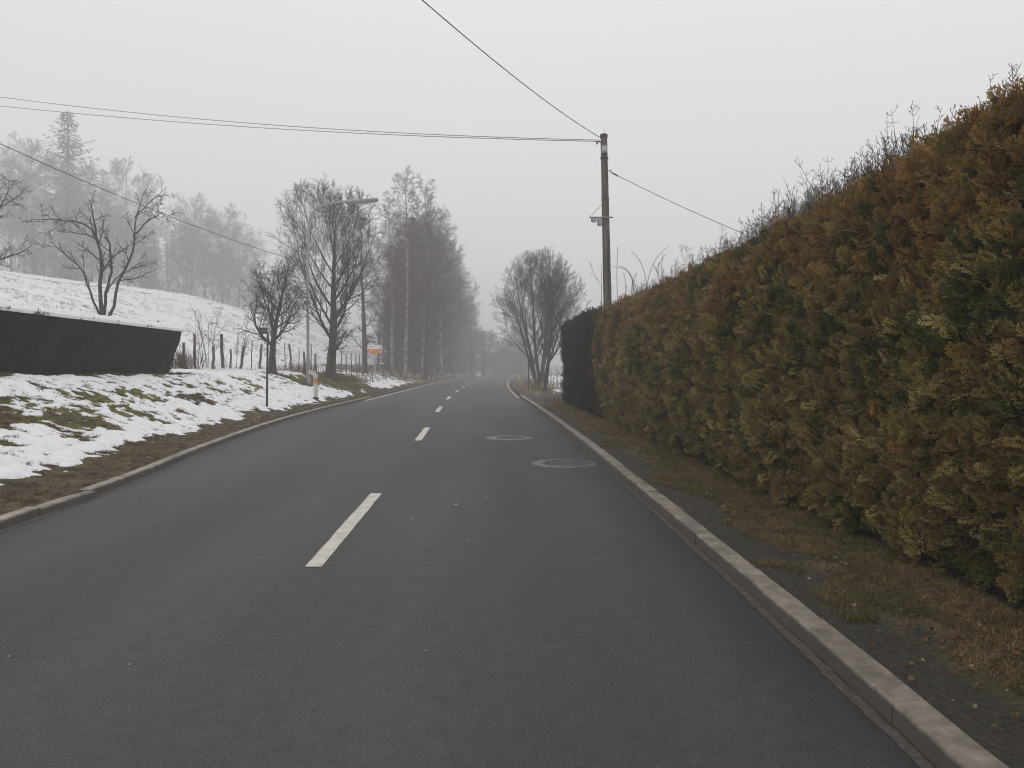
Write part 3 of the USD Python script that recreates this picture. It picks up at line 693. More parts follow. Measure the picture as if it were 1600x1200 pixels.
for k_ in range(2600):
    y = hr.triangular(2.6, 3.5, 18.8) if k_ % 3 else hr.uniform(3.2, 8); x = float(Fk(y)) + hr.uniform(-0.02, 0.9)
    cl = meshkit.noise(np.array([[x * 0.7, y * 1.1, 0.0]]), 81)[0]
    h = hr.uniform(0.13, 0.33) * (0.35 + 1.25 * cl) + (hr.uniform(0.08, 0.24) if hr.random() < 0.10 else 0)
    v, f = shoot(hr, h)
    sh.append((v + [x, y, zat(x, y) + HT(y) - 0.03 + hr.uniform(-0.03, 0.03)], f))
part('bare_shoot', cat(sh), M['shoot'], big, kind='stuff')

# low dark hedge with reddish end, beyond the thuja
dk = thing('yew_hedge', 'dark green clipped hedge beyond the brown hedge, beside the pole', 'hedge')
core2 = hedge_core(Fk, 19.6, 26.6, 2.62, 1.1, lambda t: 0.02 - 0.04 * t, 62, top_wave=0.04)
part('interior', (core2.vertices, core2.faces), M['hedge_core'], dk)
N2 = 7500
P, fi = surface_points(core2, N2, hr, lambda c: np.where((c[:, 0] < Fk(c[:, 1]) + 0.4) | (c[:, 2] > 2.4) | (c[:, 1] > 26.3), 1.0, 0.1))
nn = outward(core2, lambda y: Fk(y) + 0.6)[fi]
P = P + nn * hr.uniform(-0.05, 0.08, (N2, 1))
low = meshkit.fbm(P * [1, 2.6, 1.0], 3, 75)
kind = np.where(low + hr.normal(0, 0.08, N2) > 0.5, 0, 1)
ts = [needle_tuft(i, 0.13, 24) for i in (1, 2, 3)]
instancer('foliage', [(s, M[m], False) for m in ('yew', 'yew_dark') for s in ts], kind * 3 + hr.integers(0, 3, N2), P,
          frames(nn * 0.7 + [0, 0, 0.7] + hr.normal(0, 0.3, (N2, 3)), hr.uniform(0, 6.28, N2)), hr.uniform(0.9, 1.6, N2), dk)
top = [shoot(hr, hr.uniform(0.10, 0.28)) for _ in range(60)]
rb = thing('beech_bush', 'narrow reddish brown bush with dead leaves wedged between the two hedges', 'bush', (0, 0, 0))
core3 = hedge_core(lambda y: Fk(y) - 0.02, 18.75, 19.75, 2.62, 0.8, lambda t: 0.03, 63, top_wave=0.05)
part('interior', (core3.vertices, core3.faces), M['hedge_core'], rb)
N3 = 1500
P, fi = surface_points(core3, N3, hr)
nn = outward(core3, lambda y: Fk(y) + 0.5)[fi]
instancer('foliage', [(needle_tuft(i, 0.14, 16), M['beech_leaf'], False) for i in (5, 6)], hr.integers(0, 2, N3), P + nn * hr.uniform(-0.04, 0.07, (N3, 1)),
          frames(nn + [0, 0, 0.4] + hr.normal(0, 0.4, (N3, 3)), hr.uniform(0, 6.28, N3)), hr.uniform(0.9, 1.6, N3), rb)

# the box-cut dark hedge on the left bank, snow along its top
lh = thing('clipped_hedge', 'low box cut dark green hedge topped with snow on the left bank', 'hedge')
HX0, HX1, HY0, HY1 = -9.62, -11.0, 6.5, 22.2
HB, HTOP = 1.20, 2.47
def lhedge_top(y): return np.interp(y, [6, 14.2, 18, 22.3], [2.56, 2.48, 2.46, 2.44])
ys_ = np.arange(HY0, HY1 + 0.01, 0.1)
pt = np.concatenate([np.linspace(0, 1, 14), np.linspace(1, 2, 14)[1:], np.linspace(2, 3, 8)[1:]])
V = np.zeros((len(ys_), len(pt), 3))
for i, y in enumerate(ys_):
    endk = np.clip((y - (HY1 - 0.25)) / 0.25, 0, 1)
    tz = float(lhedge_top(y)); bz = zat(HX0 - 0.2, y) - 0.05
    for j, t in enumerate(pt):
        if t <= 1: x, z, fl_ = HX0 - 0.25 * (1 - t) - 0.05 * (t > 0.97), bz + (tz - bz) * t, t
        elif t <= 2: x, z, fl_ = HX0 - 0.05 + (t - 1) * (HX1 - HX0 + 0.05), tz, 1
        else: x, z, fl_ = HX1 + 0.2 * (t - 2), tz + (bz - tz) * (t - 2), 3 - t
        yy = y if y < HY1 - 0.3 else y + (fl_ - 0.5) * 0.55 * endk
        V[i, j] = (x, yy, z)
nz = meshkit.fbm(V * [3, 2, 2.5], 4, 66) - 0.5
V[..., 0] += np.where(pt <= 1, 0.26, 0) * nz; V[..., 2] += np.where((pt >= 0.95) & (pt <= 2), 0.12, 0) * nz
v, f = V.reshape(-1, 3), grid_faces(*V.shape[:2])
m = len(pt)
for i in (0, len(ys_) - 1):
    k = len(v); v = np.vstack([v, V[i].mean(0)]); f = np.vstack([f, [[i * m + j, i * m + j + 1, k] for j in range(m - 1)]])
core4 = trimesh.Trimesh(v, f, process=False)
part('interior', (v, f), M['box_core'], lh)
N4 = 15000
P, fi = surface_points(core4, N4, hr, lambda c: np.where((c[:, 0] > HX0 - 0.45) | (c[:, 1] > HY1 - 0.3), 1.0, 0.08) * np.where(c[:, 1] < 12.5, 0.35, 1))
ok_ = P[:, 2] < lhedge_top(P[:, 1]) - 0.05; P, fi = P[ok_], fi[ok_]; N4 = len(P)
nn = core4.face_normals[fi].copy()
flip = (nn * (P - np.array([(HX0 + HX1) / 2, 0, 1.8]) * [1, 0, 1] - [0, 1, 0] * (P * [0, 1, 0] - [0, 18, 0]) * (P[:, 1:2] < HY1 - 0.3) - [0, 1, 0] * P * 0)).sum(1) < 0
nn[flip & (np.abs(nn[:, 1]) < 0.7)] *= -1
instancer('foliage', [(s, M[mm], False) for mm in ('box_green', 'box_dark') for s in ts], (meshkit.fbm(P * [3, 2.2, 2.6], 3, 69) + hr.normal(0, 0.07, N4) < 0.50).astype(int) * 3 + hr.integers(0, 3, N4), P + nn * hr.uniform(-0.05, 0.05, (N4, 1)),
          frames(nn * 0.8 + [0, 0, 0.5] + hr.normal(0, 0.3, (N4, 3)), hr.uniform(0, 6.28, N4)), hr.uniform(0.6, 1.15, N4), lh)
ys2 = np.arange(HY0, HY1 + 0.26, 0.07); u = np.linspace(0, 1, 18)
E = meshkit.fbm(np.stack([ys2 * 2.2, 0 * ys2, 0 * ys2], 1), 4, 67) - 0.5
top_v, bot_v = [], []
for y, e in zip(ys2, E):
    x0, x1 = HX0 + 0.085 + 0.07 * e, HX1 + 0.05
    x = x0 + (x1 - x0) * u; edge = np.minimum(np.clip((u) / 0.06, 0, 1), np.clip((1 - u) / 0.06, 0, 1)) ** 0.5 * min(1, max(0.0, (HY1 + 0.25 - y) / 0.08)) ** 0.5
    zt = lhedge_top(y) + 0.015 + edge * (0.105 + 0.07 * (meshkit.fbm(np.stack([x * 2, 0 * x + y * 2, 0 * x], 1), 3, 68) - 0.3))
    top_v.append(np.stack([x, 0 * x + y, zt], 1)); bot_v.append(np.stack([x, 0 * x + y, 0 * x + lhedge_top(y) - 0.05], 1))
rows_ = np.array([np.vstack([a, b[::-1], a[:1]]) for a, b in zip(top_v, bot_v)])
part('snow_cap', (rows_.reshape(-1, 3), grid_faces(*rows_.shape[:2])[:, ::-1]), M['snow'], lh, smooth=50)

# ------------------------------------------------------------------ trees
def unit(v): return v / (np.linalg.norm(v) + 1e-12)

class Tree:
    """branches grown from a seed; trunk (levels below split) and crown as separate meshes"""
    def __init__(s, seed, env=None): s.r = np.random.default_rng(seed); s.b = []; s.env = None if env is None else (np.array(env[:3], float), np.array(env[3:], float))
    def grow(s, p, d, length, r0, level, cfg):
        r = s.r; c = cfg[level]
        n = max(2, int(round(length / c.get('seg', 0.35)))); n = min(n, c.get('maxseg', 14))
        pts, dirs = [np.array(p, float)], []
        d = unit(np.array(d, float)); st = length / n
        for i in range(n):
            d = unit(d + r.normal(0, c.get('wob', 0.12), 3) + np.array([0, 0, c.get('up', 0.03)]))
            dirs.append(d); pts.append(pts[-1] + d * st)
        pts = np.array(pts); dirs.append(d)
        t = np.linspace(0, 1, n + 1)
        rad = np.maximum(r0 * (1 - (1 - c.get('tip', 0.25)) * t ** c.get('pow', 1.0)), c.get('rmin', 0.004))
        if level == 0 and c.get('flare', 0): rad = rad * (1 + c['flare'] * np.exp(-t * length / 0.35))
        s.b.append((level, pts, rad))
        if level + 1 >= len(cfg): return
        k = c['kids'](length) if callable(c['kids']) else c['kids']
        k = int(k + r.random())
        az = r.uniform(0, 6.28)
        for i in range(k):
            tt = c.get('t0', 0.25) + (c.get('t1', 1.0) - c.get('t0', 0.25)) * (i + r.uniform(0.1, 0.9)) / k
            j = min(int(tt * n), n - 1); q = pts[j] + (pts[j + 1] - pts[j]) * (tt * n - j); dd = dirs[min(j, n - 1)]
            az += 2.4 + r.normal(0, 0.35)
            a = unit(np.cross(dd, [0.3, 0.1, 1.0])); b = np.cross(dd, a)
            lo, hi = c['ang'] if not callable(c['ang']) else c['ang'](tt); ang = math.radians(r.uniform(lo, hi))
            cd = dd * math.cos(ang) + (a * math.cos(az) + b * math.sin(az)) * math.sin(ang)
            shp = c.get('shape', lambda u: 1 - 0.55 * u)(tt)
            l = length * c['ratio'] * shp * r.uniform(0.7, 1.25)
            if s.env is not None:
                cen, rad_ = s.env; o_ = (q - cen) / rad_; e_ = cd / rad_
                A, B, C = e_ @ e_, o_ @ e_, o_ @ o_ - 1
                D = B * B - A * C
                reach = (-B + math.sqrt(D)) / A if D > 0 and C < 0 else 0.25
                l = min(l, reach * r.uniform(0.6, 1.2)) if level else reach * r.uniform(0.7, 1.08)
                if l < 0.08: continue
            rr = np.interp(tt, t, rad) * c.get('rratio', 0.6) * r.uniform(0.8, 1.1)
            s.grow(q, cd, l, max(rr, 0.0045), level + 1, cfg)
    def mesh(s, lo, hi, sides=(9, 7, 5, 3, 3, 3)):
        ms = [tube(p, rr, sides[min(l, 5)], cap=(l < 2)) for l, p, rr in s.b if lo <= l <= hi]
        return cat(ms)
    def top(s): return max(p[:, 2].max() for l, p, rr in s.b)

def place_tree(name, label, tr, loc, trunk_mat, twig_mat, split=1, scale=1.0, rz=0.0, group=None, category='tree'):
    t = thing(name, label, category, loc, rz, group)
    if scale != 1.0: UsdGeom.Xformable(t).AddScaleOp().Set(Gf.Vec3f(scale, scale, scale))
    part('trunk', tr.mesh(0, split), trunk_mat, t, smooth=True)
    part('crown', tr.mesh(split + 1, 9), twig_mat, t, smooth=True)
    return t

def fit(tr, h):
    k = h / tr.top(); tr.b = [(l, p * k, np.maximum(rr * (0.5 + 0.5 * k), 0.0035)) for l, p, rr in tr.b]; return tr

# the large round-crowned tree behind the street lamp
T = Tree(101, (0, 0, 5.2, 3.7, 3.0, 4.35))
cfg = [dict(kids=21, ang=lambda u: (52 - 34 * u, 78 - 42 * u), ratio=1, t0=0.17, t1=0.97, wob=0.02, up=0.05, tip=0.12, seg=0.35, flare=0.6, rratio=0.46, maxseg=20),
       dict(kids=13, ang=(22, 46), ratio=0.42, t0=0.12, t1=0.98, wob=0.05, up=0.085, tip=0.14, seg=0.3, rratio=0.5, maxseg=18, shape=lambda u: 1.2 - 0.5 * u),
       dict(kids=8, ang=(26, 55), ratio=0.5, t0=0.12, wob=0.08, up=0.05, tip=0.3, seg=0.22, rratio=0.6, rmin=0.007),
       dict(kids=5, ang=(25, 58), ratio=0.55, t0=0.12, wob=0.11, up=0.04, tip=0.5, seg=0.2, rratio=0.65, rmin=0.006),
       dict(wob=0.15, tip=0.8, seg=0.2, rmin=0.0055)]
T.grow((0, 0, -0.15), (0.05, 0, 1), 7.6, 0.235, 0, cfg)
q = px(516, 578, 37)
place_tree('bare_tree', 'largest bare tree with a wide round crown behind the curved street lamp', fit(T, 9.7), (q[0], 37, zat(q[0], 37)), M['bark_moss'], M['twig'], rz=0.6)

# the smaller dense tree to its left
T = Tree(102, (0, 0, 2.7, 2.0, 1.8, 2.0))
cfg = [dict(kids=13, ang=lambda u: (58 - 30 * u, 84 - 40 * u), ratio=1, t0=0.30, wob=0.04, up=0.03, tip=0.25, seg=0.25, flare=0.4, rratio=0.55),
       dict(kids=11, ang=(28, 58), ratio=0.5, t0=0.12, wob=0.10, up=0.12, tip=0.22, seg=0.2, rratio=0.55),
       dict(kids=8, ang=(28, 62), ratio=0.55, t0=0.12, wob=0.13, up=0.08, tip=0.4, seg=0.18, rratio=0.65, rmin=0.0065),
       dict(kids=3, ang=(25, 60), ratio=0.65, t0=0.2, wob=0.15, up=0.05, tip=0.5, seg=0.18, rmin=0.006),
       dict(wob=0.15, tip=0.8, seg=0.2, rmin=0.0055)]
T.grow((0, 0, -0.1), (-0.04, 0, 1), 3.2, 0.15, 0, cfg)
q = px(426, 574, 30.5)
place_tree('bare_tree', 'small dense bare tree between the street name sign and the curved street lamp', fit(T, 4.75), (q[0], 30.5, zat(q[0], 30.5)), M['bark'], M['twig'])

# gnarled fruit tree behind the left hedge: several stems from the base, laid out as in the photograph
T = Tree(103)
FY = 30.0
fb = px(158, 503, FY); fb[2] = zat(fb[0], FY)
cfgf = [dict(kids=6, ang=(25, 60), ratio=0.34, t0=0.3, wob=0.10, up=0.02, tip=0.3, seg=0.22, rratio=0.6, maxseg=20),
        dict(kids=7, ang=(30, 65), ratio=0.42, t0=0.2, wob=0.15, up=0.05, tip=0.35, seg=0.2, rratio=0.65, rmin=0.007),
        dict(kids=3, ang=(30, 65), ratio=0.45, t0=0.2, wob=0.18, up=0.05, tip=0.5, seg=0.15, rmin=0.006),
        dict(wob=0.2, tip=0.6, seg=0.12, rmin=0.005)]
def stem(pix, r0, r1, kids_cfg, kidn):
    """a limb along given pixels of the photograph at about the tree's distance, with its own depth"""
    pts = np.array([px(a, b, FY + c) for a, b, c in pix]) - fb
    n = 16; s_ = np.linspace(0, len(pts) - 1, n)
    c3 = PchipInterpolator(np.arange(len(pts)), pts)(s_); c3[1:-1] += T.r.normal(0, 0.018, (n - 2, 3))
    rad = np.linspace(r0 * 0.74, r1 * 0.8, n); T.b.append((0, c3, rad))
    az = 0
    for i in range(kidn):
        tt = 0.35 + 0.65 * (i + T.r.uniform(0.1, 0.9)) / kidn; k = min(int(tt * (n - 1)), n - 2)
        dd = unit(c3[k + 1] - c3[k]); az += 2.4; a = unit(np.cross(dd, [0.2, 0.5, 1])); b = np.cross(dd, a); ang = math.radians(T.r.uniform(25, 55))
        T.grow(c3[k], dd * math.cos(ang) + (a * math.cos(az) + b * math.sin(az)) * math.sin(ang), T.r.uniform(0.6, 1.3) * (1.25 - 0.55 * tt), max(rad[k] * 0.55, 0.010), 1, cfgf)
stem([(158, 510, 0), (160, 495, 0), (156, 445, .1), (158, 400, .2), (150, 370, .2), (146, 340, .1), (140, 312, 0)], 0.13, 0.015, cfgf, 9)
stem([(162, 500, 0), (168, 450, -.2), (174, 410, -.4), (172, 385, -.5), (163, 370, -.6)], 0.085, 0.03, cfgf, 5)
stem([(162, 502, 0), (175, 485, .2), (185, 440, .4), (205, 400, .6), (210, 370, .6), (216, 330, .7), (232, 290, .7)], 0.095, 0.012, cfgf, 9)
stem([(158, 500, 0), (145, 465, -.3), (130, 425, -.6), (100, 395, -.9), (78, 378, -1)], 0.07, 0.012, cfgf, 7)
stem([(150, 372, .2), (135, 352, .5), (110, 345, .7), (75, 343, .9), (45, 342, 1)], 0.055, 0.010, cfgf, 8)
stem([(154, 375, .2), (130, 366, 0), (97, 362, -.3)], 0.045, 0.010, cfgf, 5)
stem([(168, 457, -.2), (185, 432, .3), (205, 420, .6), (225, 409, .8)], 0.04, 0.010, cfgf, 5)
stem([(208, 370, .6), (232, 345, .3), (255, 332, .1)], 0.045, 0.010, cfgf, 6)
stem([(210, 340, .7), (232, 318, .9), (260, 292, 1.0)], 0.035, 0.010, cfgf, 5)
t = thing('fruit_tree', 'gnarled bare fruit tree with several stems rising behind the snow topped hedge', 'tree', fb)
part('trunk', T.mesh(0, 0), M['bark'], t, smooth=True); part('crown', T.mesh(1, 9), M['twig'], t, smooth=True)

# tree cut by the left edge of the picture
T = Tree(104)
cfg = [dict(kids=8, ang=(35, 75), ratio=0.8, t0=0.3, wob=0.06, up=0.03, tip=0.3, seg=0.3, flare=0.3, rratio=0.55, shape=lambda u: 1.1 - 0.6 * u),
       dict(kids=8, ang=(30, 65), ratio=0.42, t0=0.2, wob=0.12, up=0.05, tip=0.2, seg=0.25, rratio=0.6),
       dict(kids=5, ang=(30, 65), ratio=0.5, t0=0.15, wob=0.15, up=0.05, tip=0.3, seg=0.2, rmin=0.007),
       dict(kids=2, ang=(30, 65), ratio=0.5, t0=0.15, wob=0.15, tip=0.3, seg=0.2, rmin=0.006),
       dict(wob=0.15, tip=0.6, seg=0.2, rmin=0.005)]
T.grow((0, 0, -0.1), (0.05, 0, 1), 3.6, 0.13, 0, cfg)
q = px(-48, 500, 29)
place_tree('fruit_tree', 'bare spreading tree cut off by the left edge, above the hedge', fit(T, 5.6), (q[0], 29, zat(q[0], 29)), M['bark'], M['twig'])

# right of the road: twin trees before the fog
def fan(seed, env, r0, H, stems, n1):
    T = Tree(seed, env)
    cfg = [dict(kids=n1, ang=lambda u: (30 - 10 * u, 55 - 18 * u), ratio=1, t0=0.2, t1=0.98, wob=0.025, up=0.04, tip=0.12, seg=0.35, flare=0.3, rratio=0.5, maxseg=22),
           dict(kids=11, ang=(18, 42), ratio=0.46, t0=0.12, wob=0.05, up=0.05, tip=0.15, seg=0.3, rratio=0.5, shape=lambda u: 1.1 - 0.4 * u),
           dict(kids=6, ang=(22, 50), ratio=0.5, t0=0.12, wob=0.08, up=0.03, tip=0.4, seg=0.25, rmin=0.008),
           dict(kids=3, ang=(25, 55), ratio=0.55, t0=0.2, wob=0.12, tip=0.6, seg=0.25, rmin=0.007),
           dict(wob=0.15, tip=0.8, seg=0.2, rmin=0.0065)]
    for (ox, oy, lx, ly, k) in stems:
        T.grow((ox, oy, -0.15), (lx, ly, 1), H * k, r0, 0, cfg)
    return fit(T, H)
q = px(842, 607, 50)
place_tree('bare_tree', 'broad fan crowned bare tree right of the road with a thick trunk', fan(105, (0.1, 0, 4.9, 3.3, 3.1, 4.2), 0.13, 9.2, [(-.1, 0, -.24, .1, .82), (.1, .1, -.06, -.12, .93), (.12, -.1, .1, .05, .93), (-.05, .15, .27, -.1, .83), (0, -.15, -.40, -.12, .66), (0.05, 0.2, 0.42, 0.2, 0.66)], 9), (q[0], 50, zat(q[0], 50)), M['bark'], M['twig'])
q = px(851, 612, 41)
place_tree('bare_tree', 'slimmer darker bare tree leaning right, closest to the end of the right hedges', fan(106, (0.5, 0, 3.9, 1.6, 1.6, 2.6), 0.115, 6.4, [(0, 0, .10, 0, .92)], 15), (q[0], 41, zat(q[0], 41)), M['bark'], M['twig'])

# prototypes for the wood: spruces, birches, bare broadleaves
def spruce_parts(seed, H=16.0):
    r = np.random.default_rng(seed); trunk = tube(np.stack([np.zeros(8), np.zeros(8), np.linspace(-0.3, H, 8)], 1), np.linspace(0.2, 0.015, 8), 7)
    vs, fs = [], []
    nb = 330; az = 0
    for k in range(nb):
        u = max(0.01, (k + r.uniform(-2, 2)) / nb) ** 1.15; u = min(max(u, 0.02), 0.985)
        z = 0.6 + u * (H - 0.7)
        az += 2.4 + r.normal(0, 0.4)
        l = ((H * 0.20) * (1 - u) ** 0.85 * min(1, 0.55 + 2.2 * u) + 0.12) * r.uniform(0.3, 1.2)
        tilt = r.uniform(-0.5, -0.05) + 0.75 * u
        o = np.array([math.cos(az), math.sin(az), 0]); sd = np.array([-o[1], o[0], 0])
        n = max(3, int(l / 0.10))
        for i in range(n):
            t0 = (i + r.random()) / n
            c = np.array([0, 0, z]) + o * l * t0 + np.array([0, 0, l * (tilt * t0 + 0.22 * t0 * t0)])
            for sg in (-1, 1):
                w = (0.34 * (1 - 0.6 * t0) + 0.08) * r.uniform(0.5, 1.3)
                d = unit(sd * sg * r.uniform(0.4, 1.0) + o * r.uniform(0.1, 0.9) + np.array([0, 0, -r.uniform(0.1, 1.1)]))
                nrm = unit(np.cross(d, r.normal(0, 1, 3)))
                j = len(vs); vs.extend([c, c + d * w * 0.5 + nrm * 0.035, c + d * w * 0.5 - nrm * 0.035, c + d * w]); fs += [[j, j + 1, j + 2], [j + 2, j + 1, j + 3]]
    return trunk, (np.array(vs), np.array(fs))

def birch(seed, H=16.0, lean=0.03):
    T = Tree(seed)
    cfg = [dict(kids=46, ang=(28, 52), ratio=0.24, t0=0.22, t1=0.99, wob=0.018, up=0.02, tip=0.08, seg=1.0, flare=0.2, rratio=0.34, maxseg=18, shape=lambda u: 1.25 - 0.95 * u),
           dict(kids=11, ang=(25, 55), ratio=0.42, t0=0.2, wob=0.08, up=0.05, tip=0.2, seg=0.4, rratio=0.5, rmin=0.010),
           dict(kids=6, ang=(20, 60), ratio=0.75, t0=0.2, wob=0.10, up=-0.16, tip=0.5, seg=0.25, rmin=0.009),
           dict(wob=0.10, up=-0.35, tip=0.6, seg=0.25, rmin=0.008)]
    T.grow((0, 0, -0.2), (lean, 0, 1), H, 0.155, 0, cfg)
    return fit(T, H)

def broad(seed, H=13.0, w=2.9, fine=False):
    T = Tree(seed, (0, 0, H * 0.57, w, w, H * 0.45))
    cfg = [dict(kids=20, ang=(28, 62), ratio=1, t0=0.14, t1=0.98, wob=0.02, up=0.05, tip=0.1, seg=0.7, flare=0.3, rratio=0.42, maxseg=18),
           dict(kids=11, ang=(25, 52), ratio=0.52, t0=0.15, wob=0.07, up=0.05, tip=0.2, seg=0.4, rratio=0.55, rmin=0.012),
           dict(kids=9, ang=(25, 58), ratio=0.5, t0=0.1, wob=0.1, up=0.02, tip=0.4, seg=0.35, rmin=0.0095),
           dict(kids=4 if fine else 3, ang=(25, 65), ratio=0.6, t0=0.15, wob=0.12, tip=0.6, seg=0.35, rmin=0.0085), dict(wob=0.12, tip=0.8, seg=0.35, rmin=0.0075)]
    T.grow((0, 0, -0.2), (0, 0, 1), H * 0.92, 0.12 if fine else 0.19, 0, cfg)
    return fit(T, H)

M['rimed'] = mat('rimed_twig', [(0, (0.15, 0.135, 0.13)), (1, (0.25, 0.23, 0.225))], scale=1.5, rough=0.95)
UsdGeom.Scope.Define(stage, '/World/Looks/grown')
def klass(name, parts):
    p = f'/World/Looks/grown/{name}'
    c = stage.CreateClassPrim(p)
    for nm, mesh, mt, sm in parts: usdkit.mesh(stage, f'{p}/{nm}', mesh, mt, sm)
    return p
def crown_of(T, split): return T.mesh(0, split), T.mesh(split + 1, 9)
KIN = {}
for i in (0, 1):
    a, b = spruce_parts(300 + i); KIN[f'spruce{i}'] = (klass(f'spruce_{i}', [('trunk', a, M['bark'], True), ('crown', b, M['needle'], False)]), 16.0)
for i in (0, 1):
    a, b = crown_of(birch(310 + i, lean=0.03 - 0.05 * i), 0); KIN[f'birch{i}'] = (klass(f'birch_{i}', [('trunk', a, M['birch'], True), ('crown', b, M['twig_red'], True)]), 16.0)
for i in (0, 1, 2):
    a, b = crown_of(broad(320 + i), 0); KIN[f'broad{i}'] = (klass(f'broadleaf_{i}', [('trunk', a, M['bark'], True), ('crown', b, M['twig'], True)]), 13.0)

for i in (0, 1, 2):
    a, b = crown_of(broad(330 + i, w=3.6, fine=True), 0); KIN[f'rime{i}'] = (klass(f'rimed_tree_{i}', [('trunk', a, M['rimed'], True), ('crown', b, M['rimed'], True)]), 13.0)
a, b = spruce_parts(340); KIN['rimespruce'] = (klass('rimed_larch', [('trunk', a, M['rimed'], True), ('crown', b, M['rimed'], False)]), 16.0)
def wood(kind, name, label, x, y, h, rz=0.0, group=None, fat=1.0):
    src, H = KIN[kind]
    t = UsdGeom.Xform.Define(stage, '/World/' + fresh(name))
    t.AddTranslateOp().Set(Gf.Vec3d(x, y, zat(x, y))); t.AddRotateZOp().Set(math.degrees(rz)); t.AddScaleOp().Set(Gf.Vec3f(h / H * fat, h / H * fat, h / H))
    p = t.GetPrim(); p.GetReferences().AddInternalReference(src); p.SetInstanceable(True)
    return data(p, label, 'tree', group)

def wood_px(kind, name, label, xp, top, Y, **k):
    q = px(xp, top, Y); return wood(kind, name, label, q[0], Y, max(3.0, q[2] - zat(q[0], Y)), **k)

tr_ = np.random.default_rng(17)
# birches and spruces along the left edge of the road
wood_px('birch0', 'birch_tree', 'tall white trunked birch nearest the town sign at the front of the wood', 632, 262, 62, rz=0.4)
wood_px('birch1', 'birch_tree', 'thinner birch just left of the tall front birch', 612, 300, 66, rz=2.0)
wood_px('birch1', 'birch_tree', 'birch with a feathery top right of the tall front birch', 660, 268, 72, rz=1.1)
wood_px('spruce0', 'spruce_tree', 'dark spruce filling the gap behind the front birch trunk', 645, 335, 84, rz=0.2, fat=1.2)
wood_px('spruce1', 'spruce_tree', 'dark spruce in the wood with its tip below the birch tops', 670, 330, 92, rz=1.2, fat=1.2)
wood_px('spruce0', 'spruce_tree', 'low dark spruce behind the yellow and white town sign', 608, 440, 80, rz=2.2, fat=1.35)
wood_px('broad1', 'roadside_tree', 'fine twigged bare tree just right of the front birch, low branches to the ground', 664, 345, 70, rz=2.6)
wood_px('broad2', 'roadside_tree', 'fine twigged bare tree between the town sign and the front birch', 612, 372, 70, rz=0.9)
wood_px('birch0', 'birch_tree', 'slender birch leaning toward the road at the right flank of the wood', 690, 322, 82, rz=3.3)
wood_px('birch1', 'birch_tree', 'small feathery birch at the right flank of the wood beside the road', 708, 368, 96, rz=4.3)
g1 = 'dim trees of the roadside wood fading into the fog'
lab = 'dim tree of the roadside wood left of the road, fading into the fog'
for xp, top_, Y, kd in ((676, 318, 98, 'birch0'), (686, 335, 116, 'broad1'), (690, 345, 124, 'birch0'), (702, 372, 134, 'broad1'), (708, 382, 142, 'spruce0'), (714, 395, 150, 'birch1'), (720, 430, 160, 'broad2'),
                        (725, 455, 170, 'broad1'), (729, 470, 180, 'broad0'), (640, 345, 100, 'broad1'), (620, 385, 98, 'spruce0'), (655, 352, 112, 'spruce0'), (630, 400, 110, 'broad2'), (672, 352, 122, 'spruce1'), (590, 440, 92, 'broad0'),
                        (650, 325, 94, 'broad2'), (626, 375, 104, 'spruce1'), (684, 352, 128, 'spruce0'), (662, 330, 108, 'broad1'), (696, 362, 140, 'spruce1'), (640, 420, 106, 'spruce0'), (664, 425, 116, 'broad2'), (684, 430, 132, 'broad1'), (655, 400, 84, 'broad0'), (676, 390, 110, 'broad2'),
                        (704, 440, 148, 'spruce1'), (716, 470, 162, 'broad0'), (612, 470, 100, 'spruce1'), (598, 490, 106, 'broad1'), (634, 480, 88, 'spruce0'), (690, 470, 126, 'spruce0')):
    wood_px(kd, {'b': 'woodland_tree', 's': 'woodland_tree'}[kd[0]], lab, xp, top_, Y, rz=tr_.uniform(0, 6.28), group=g1, fat=1.25 if kd.startswith('spruce') else 1.0)
# wood closing the view ahead, where the road vanishes
g2 = 'far trees hidden in the fog ahead'
lab = 'far tree hardly showing through the fog where the road vanishes'
for k in range(44):
    Y = tr_.uniform(150, 250); xp = tr_.uniform(690, 850)
    q = px(xp, 573, Y)
    wood(('broad0', 'broad1', 'spruce0', 'spruce1', 'broad2')[k % 5], 'distant_tree', lab, q[0], Y, tr_.uniform(8, 13), rz=tr_.uniform(0, 6.28), group=g2, fat=1.6)
# trees on the hill
wood_px('rimespruce', 'hill_tree', 'tallest foggy conifer on the hill at the far left', 105, 172, 150, rz=0.5, fat=1.9)
wood_px('rime0', 'hill_tree', 'pale bare tree on the hill left of the tallest conifer', 34, 208, 130, rz=0.5)
wood_px('rime1', 'hill_tree', 'foggy bare tree on the hill at the left border behind the overhanging branches', -10, 220, 138, rz=1.5)
wood_px('rime2', 'hill_tree', 'foggy round tree on the hill directly right of the tallest conifer', 198, 245, 158, rz=0.5)
wood_px('rime1', 'hill_tree', 'pale thin topped foggy tree on the hill, left one of the pair near the wire', 296, 300, 168, rz=0.1)
wood_px('rime0', 'hill_tree', 'broad foggy tree at the right end of the hill wood', 348, 316, 172, rz=2.1, fat=1.3)
g3 = 'blurred trees filling the hill wood'
lab = 'blurred tree of the misty hill wood beyond the snowy field'
for k, (xp, top_, Y) in enumerate(((65, 240, 160), (140, 255, 168), (160, 285, 158), (225, 300, 166), (262, 340, 164), (320, 330, 178), (372, 352, 180), (398, 392, 182), (15, 270, 150), (85, 300, 142), (180, 335, 150), (240, 355, 156), (290, 365, 160), (335, 372, 166), (370, 398, 170), (50, 330, 134), (120, 340, 140), (210, 370, 148))):
    wood_px(('rime2', 'rime0', 'rime1', 'rimespruce')[k % 4], 'hill_wood_tree', lab, xp, top_, Y, rz=tr_.uniform(0, 6.28), group=g3, fat=1.3)

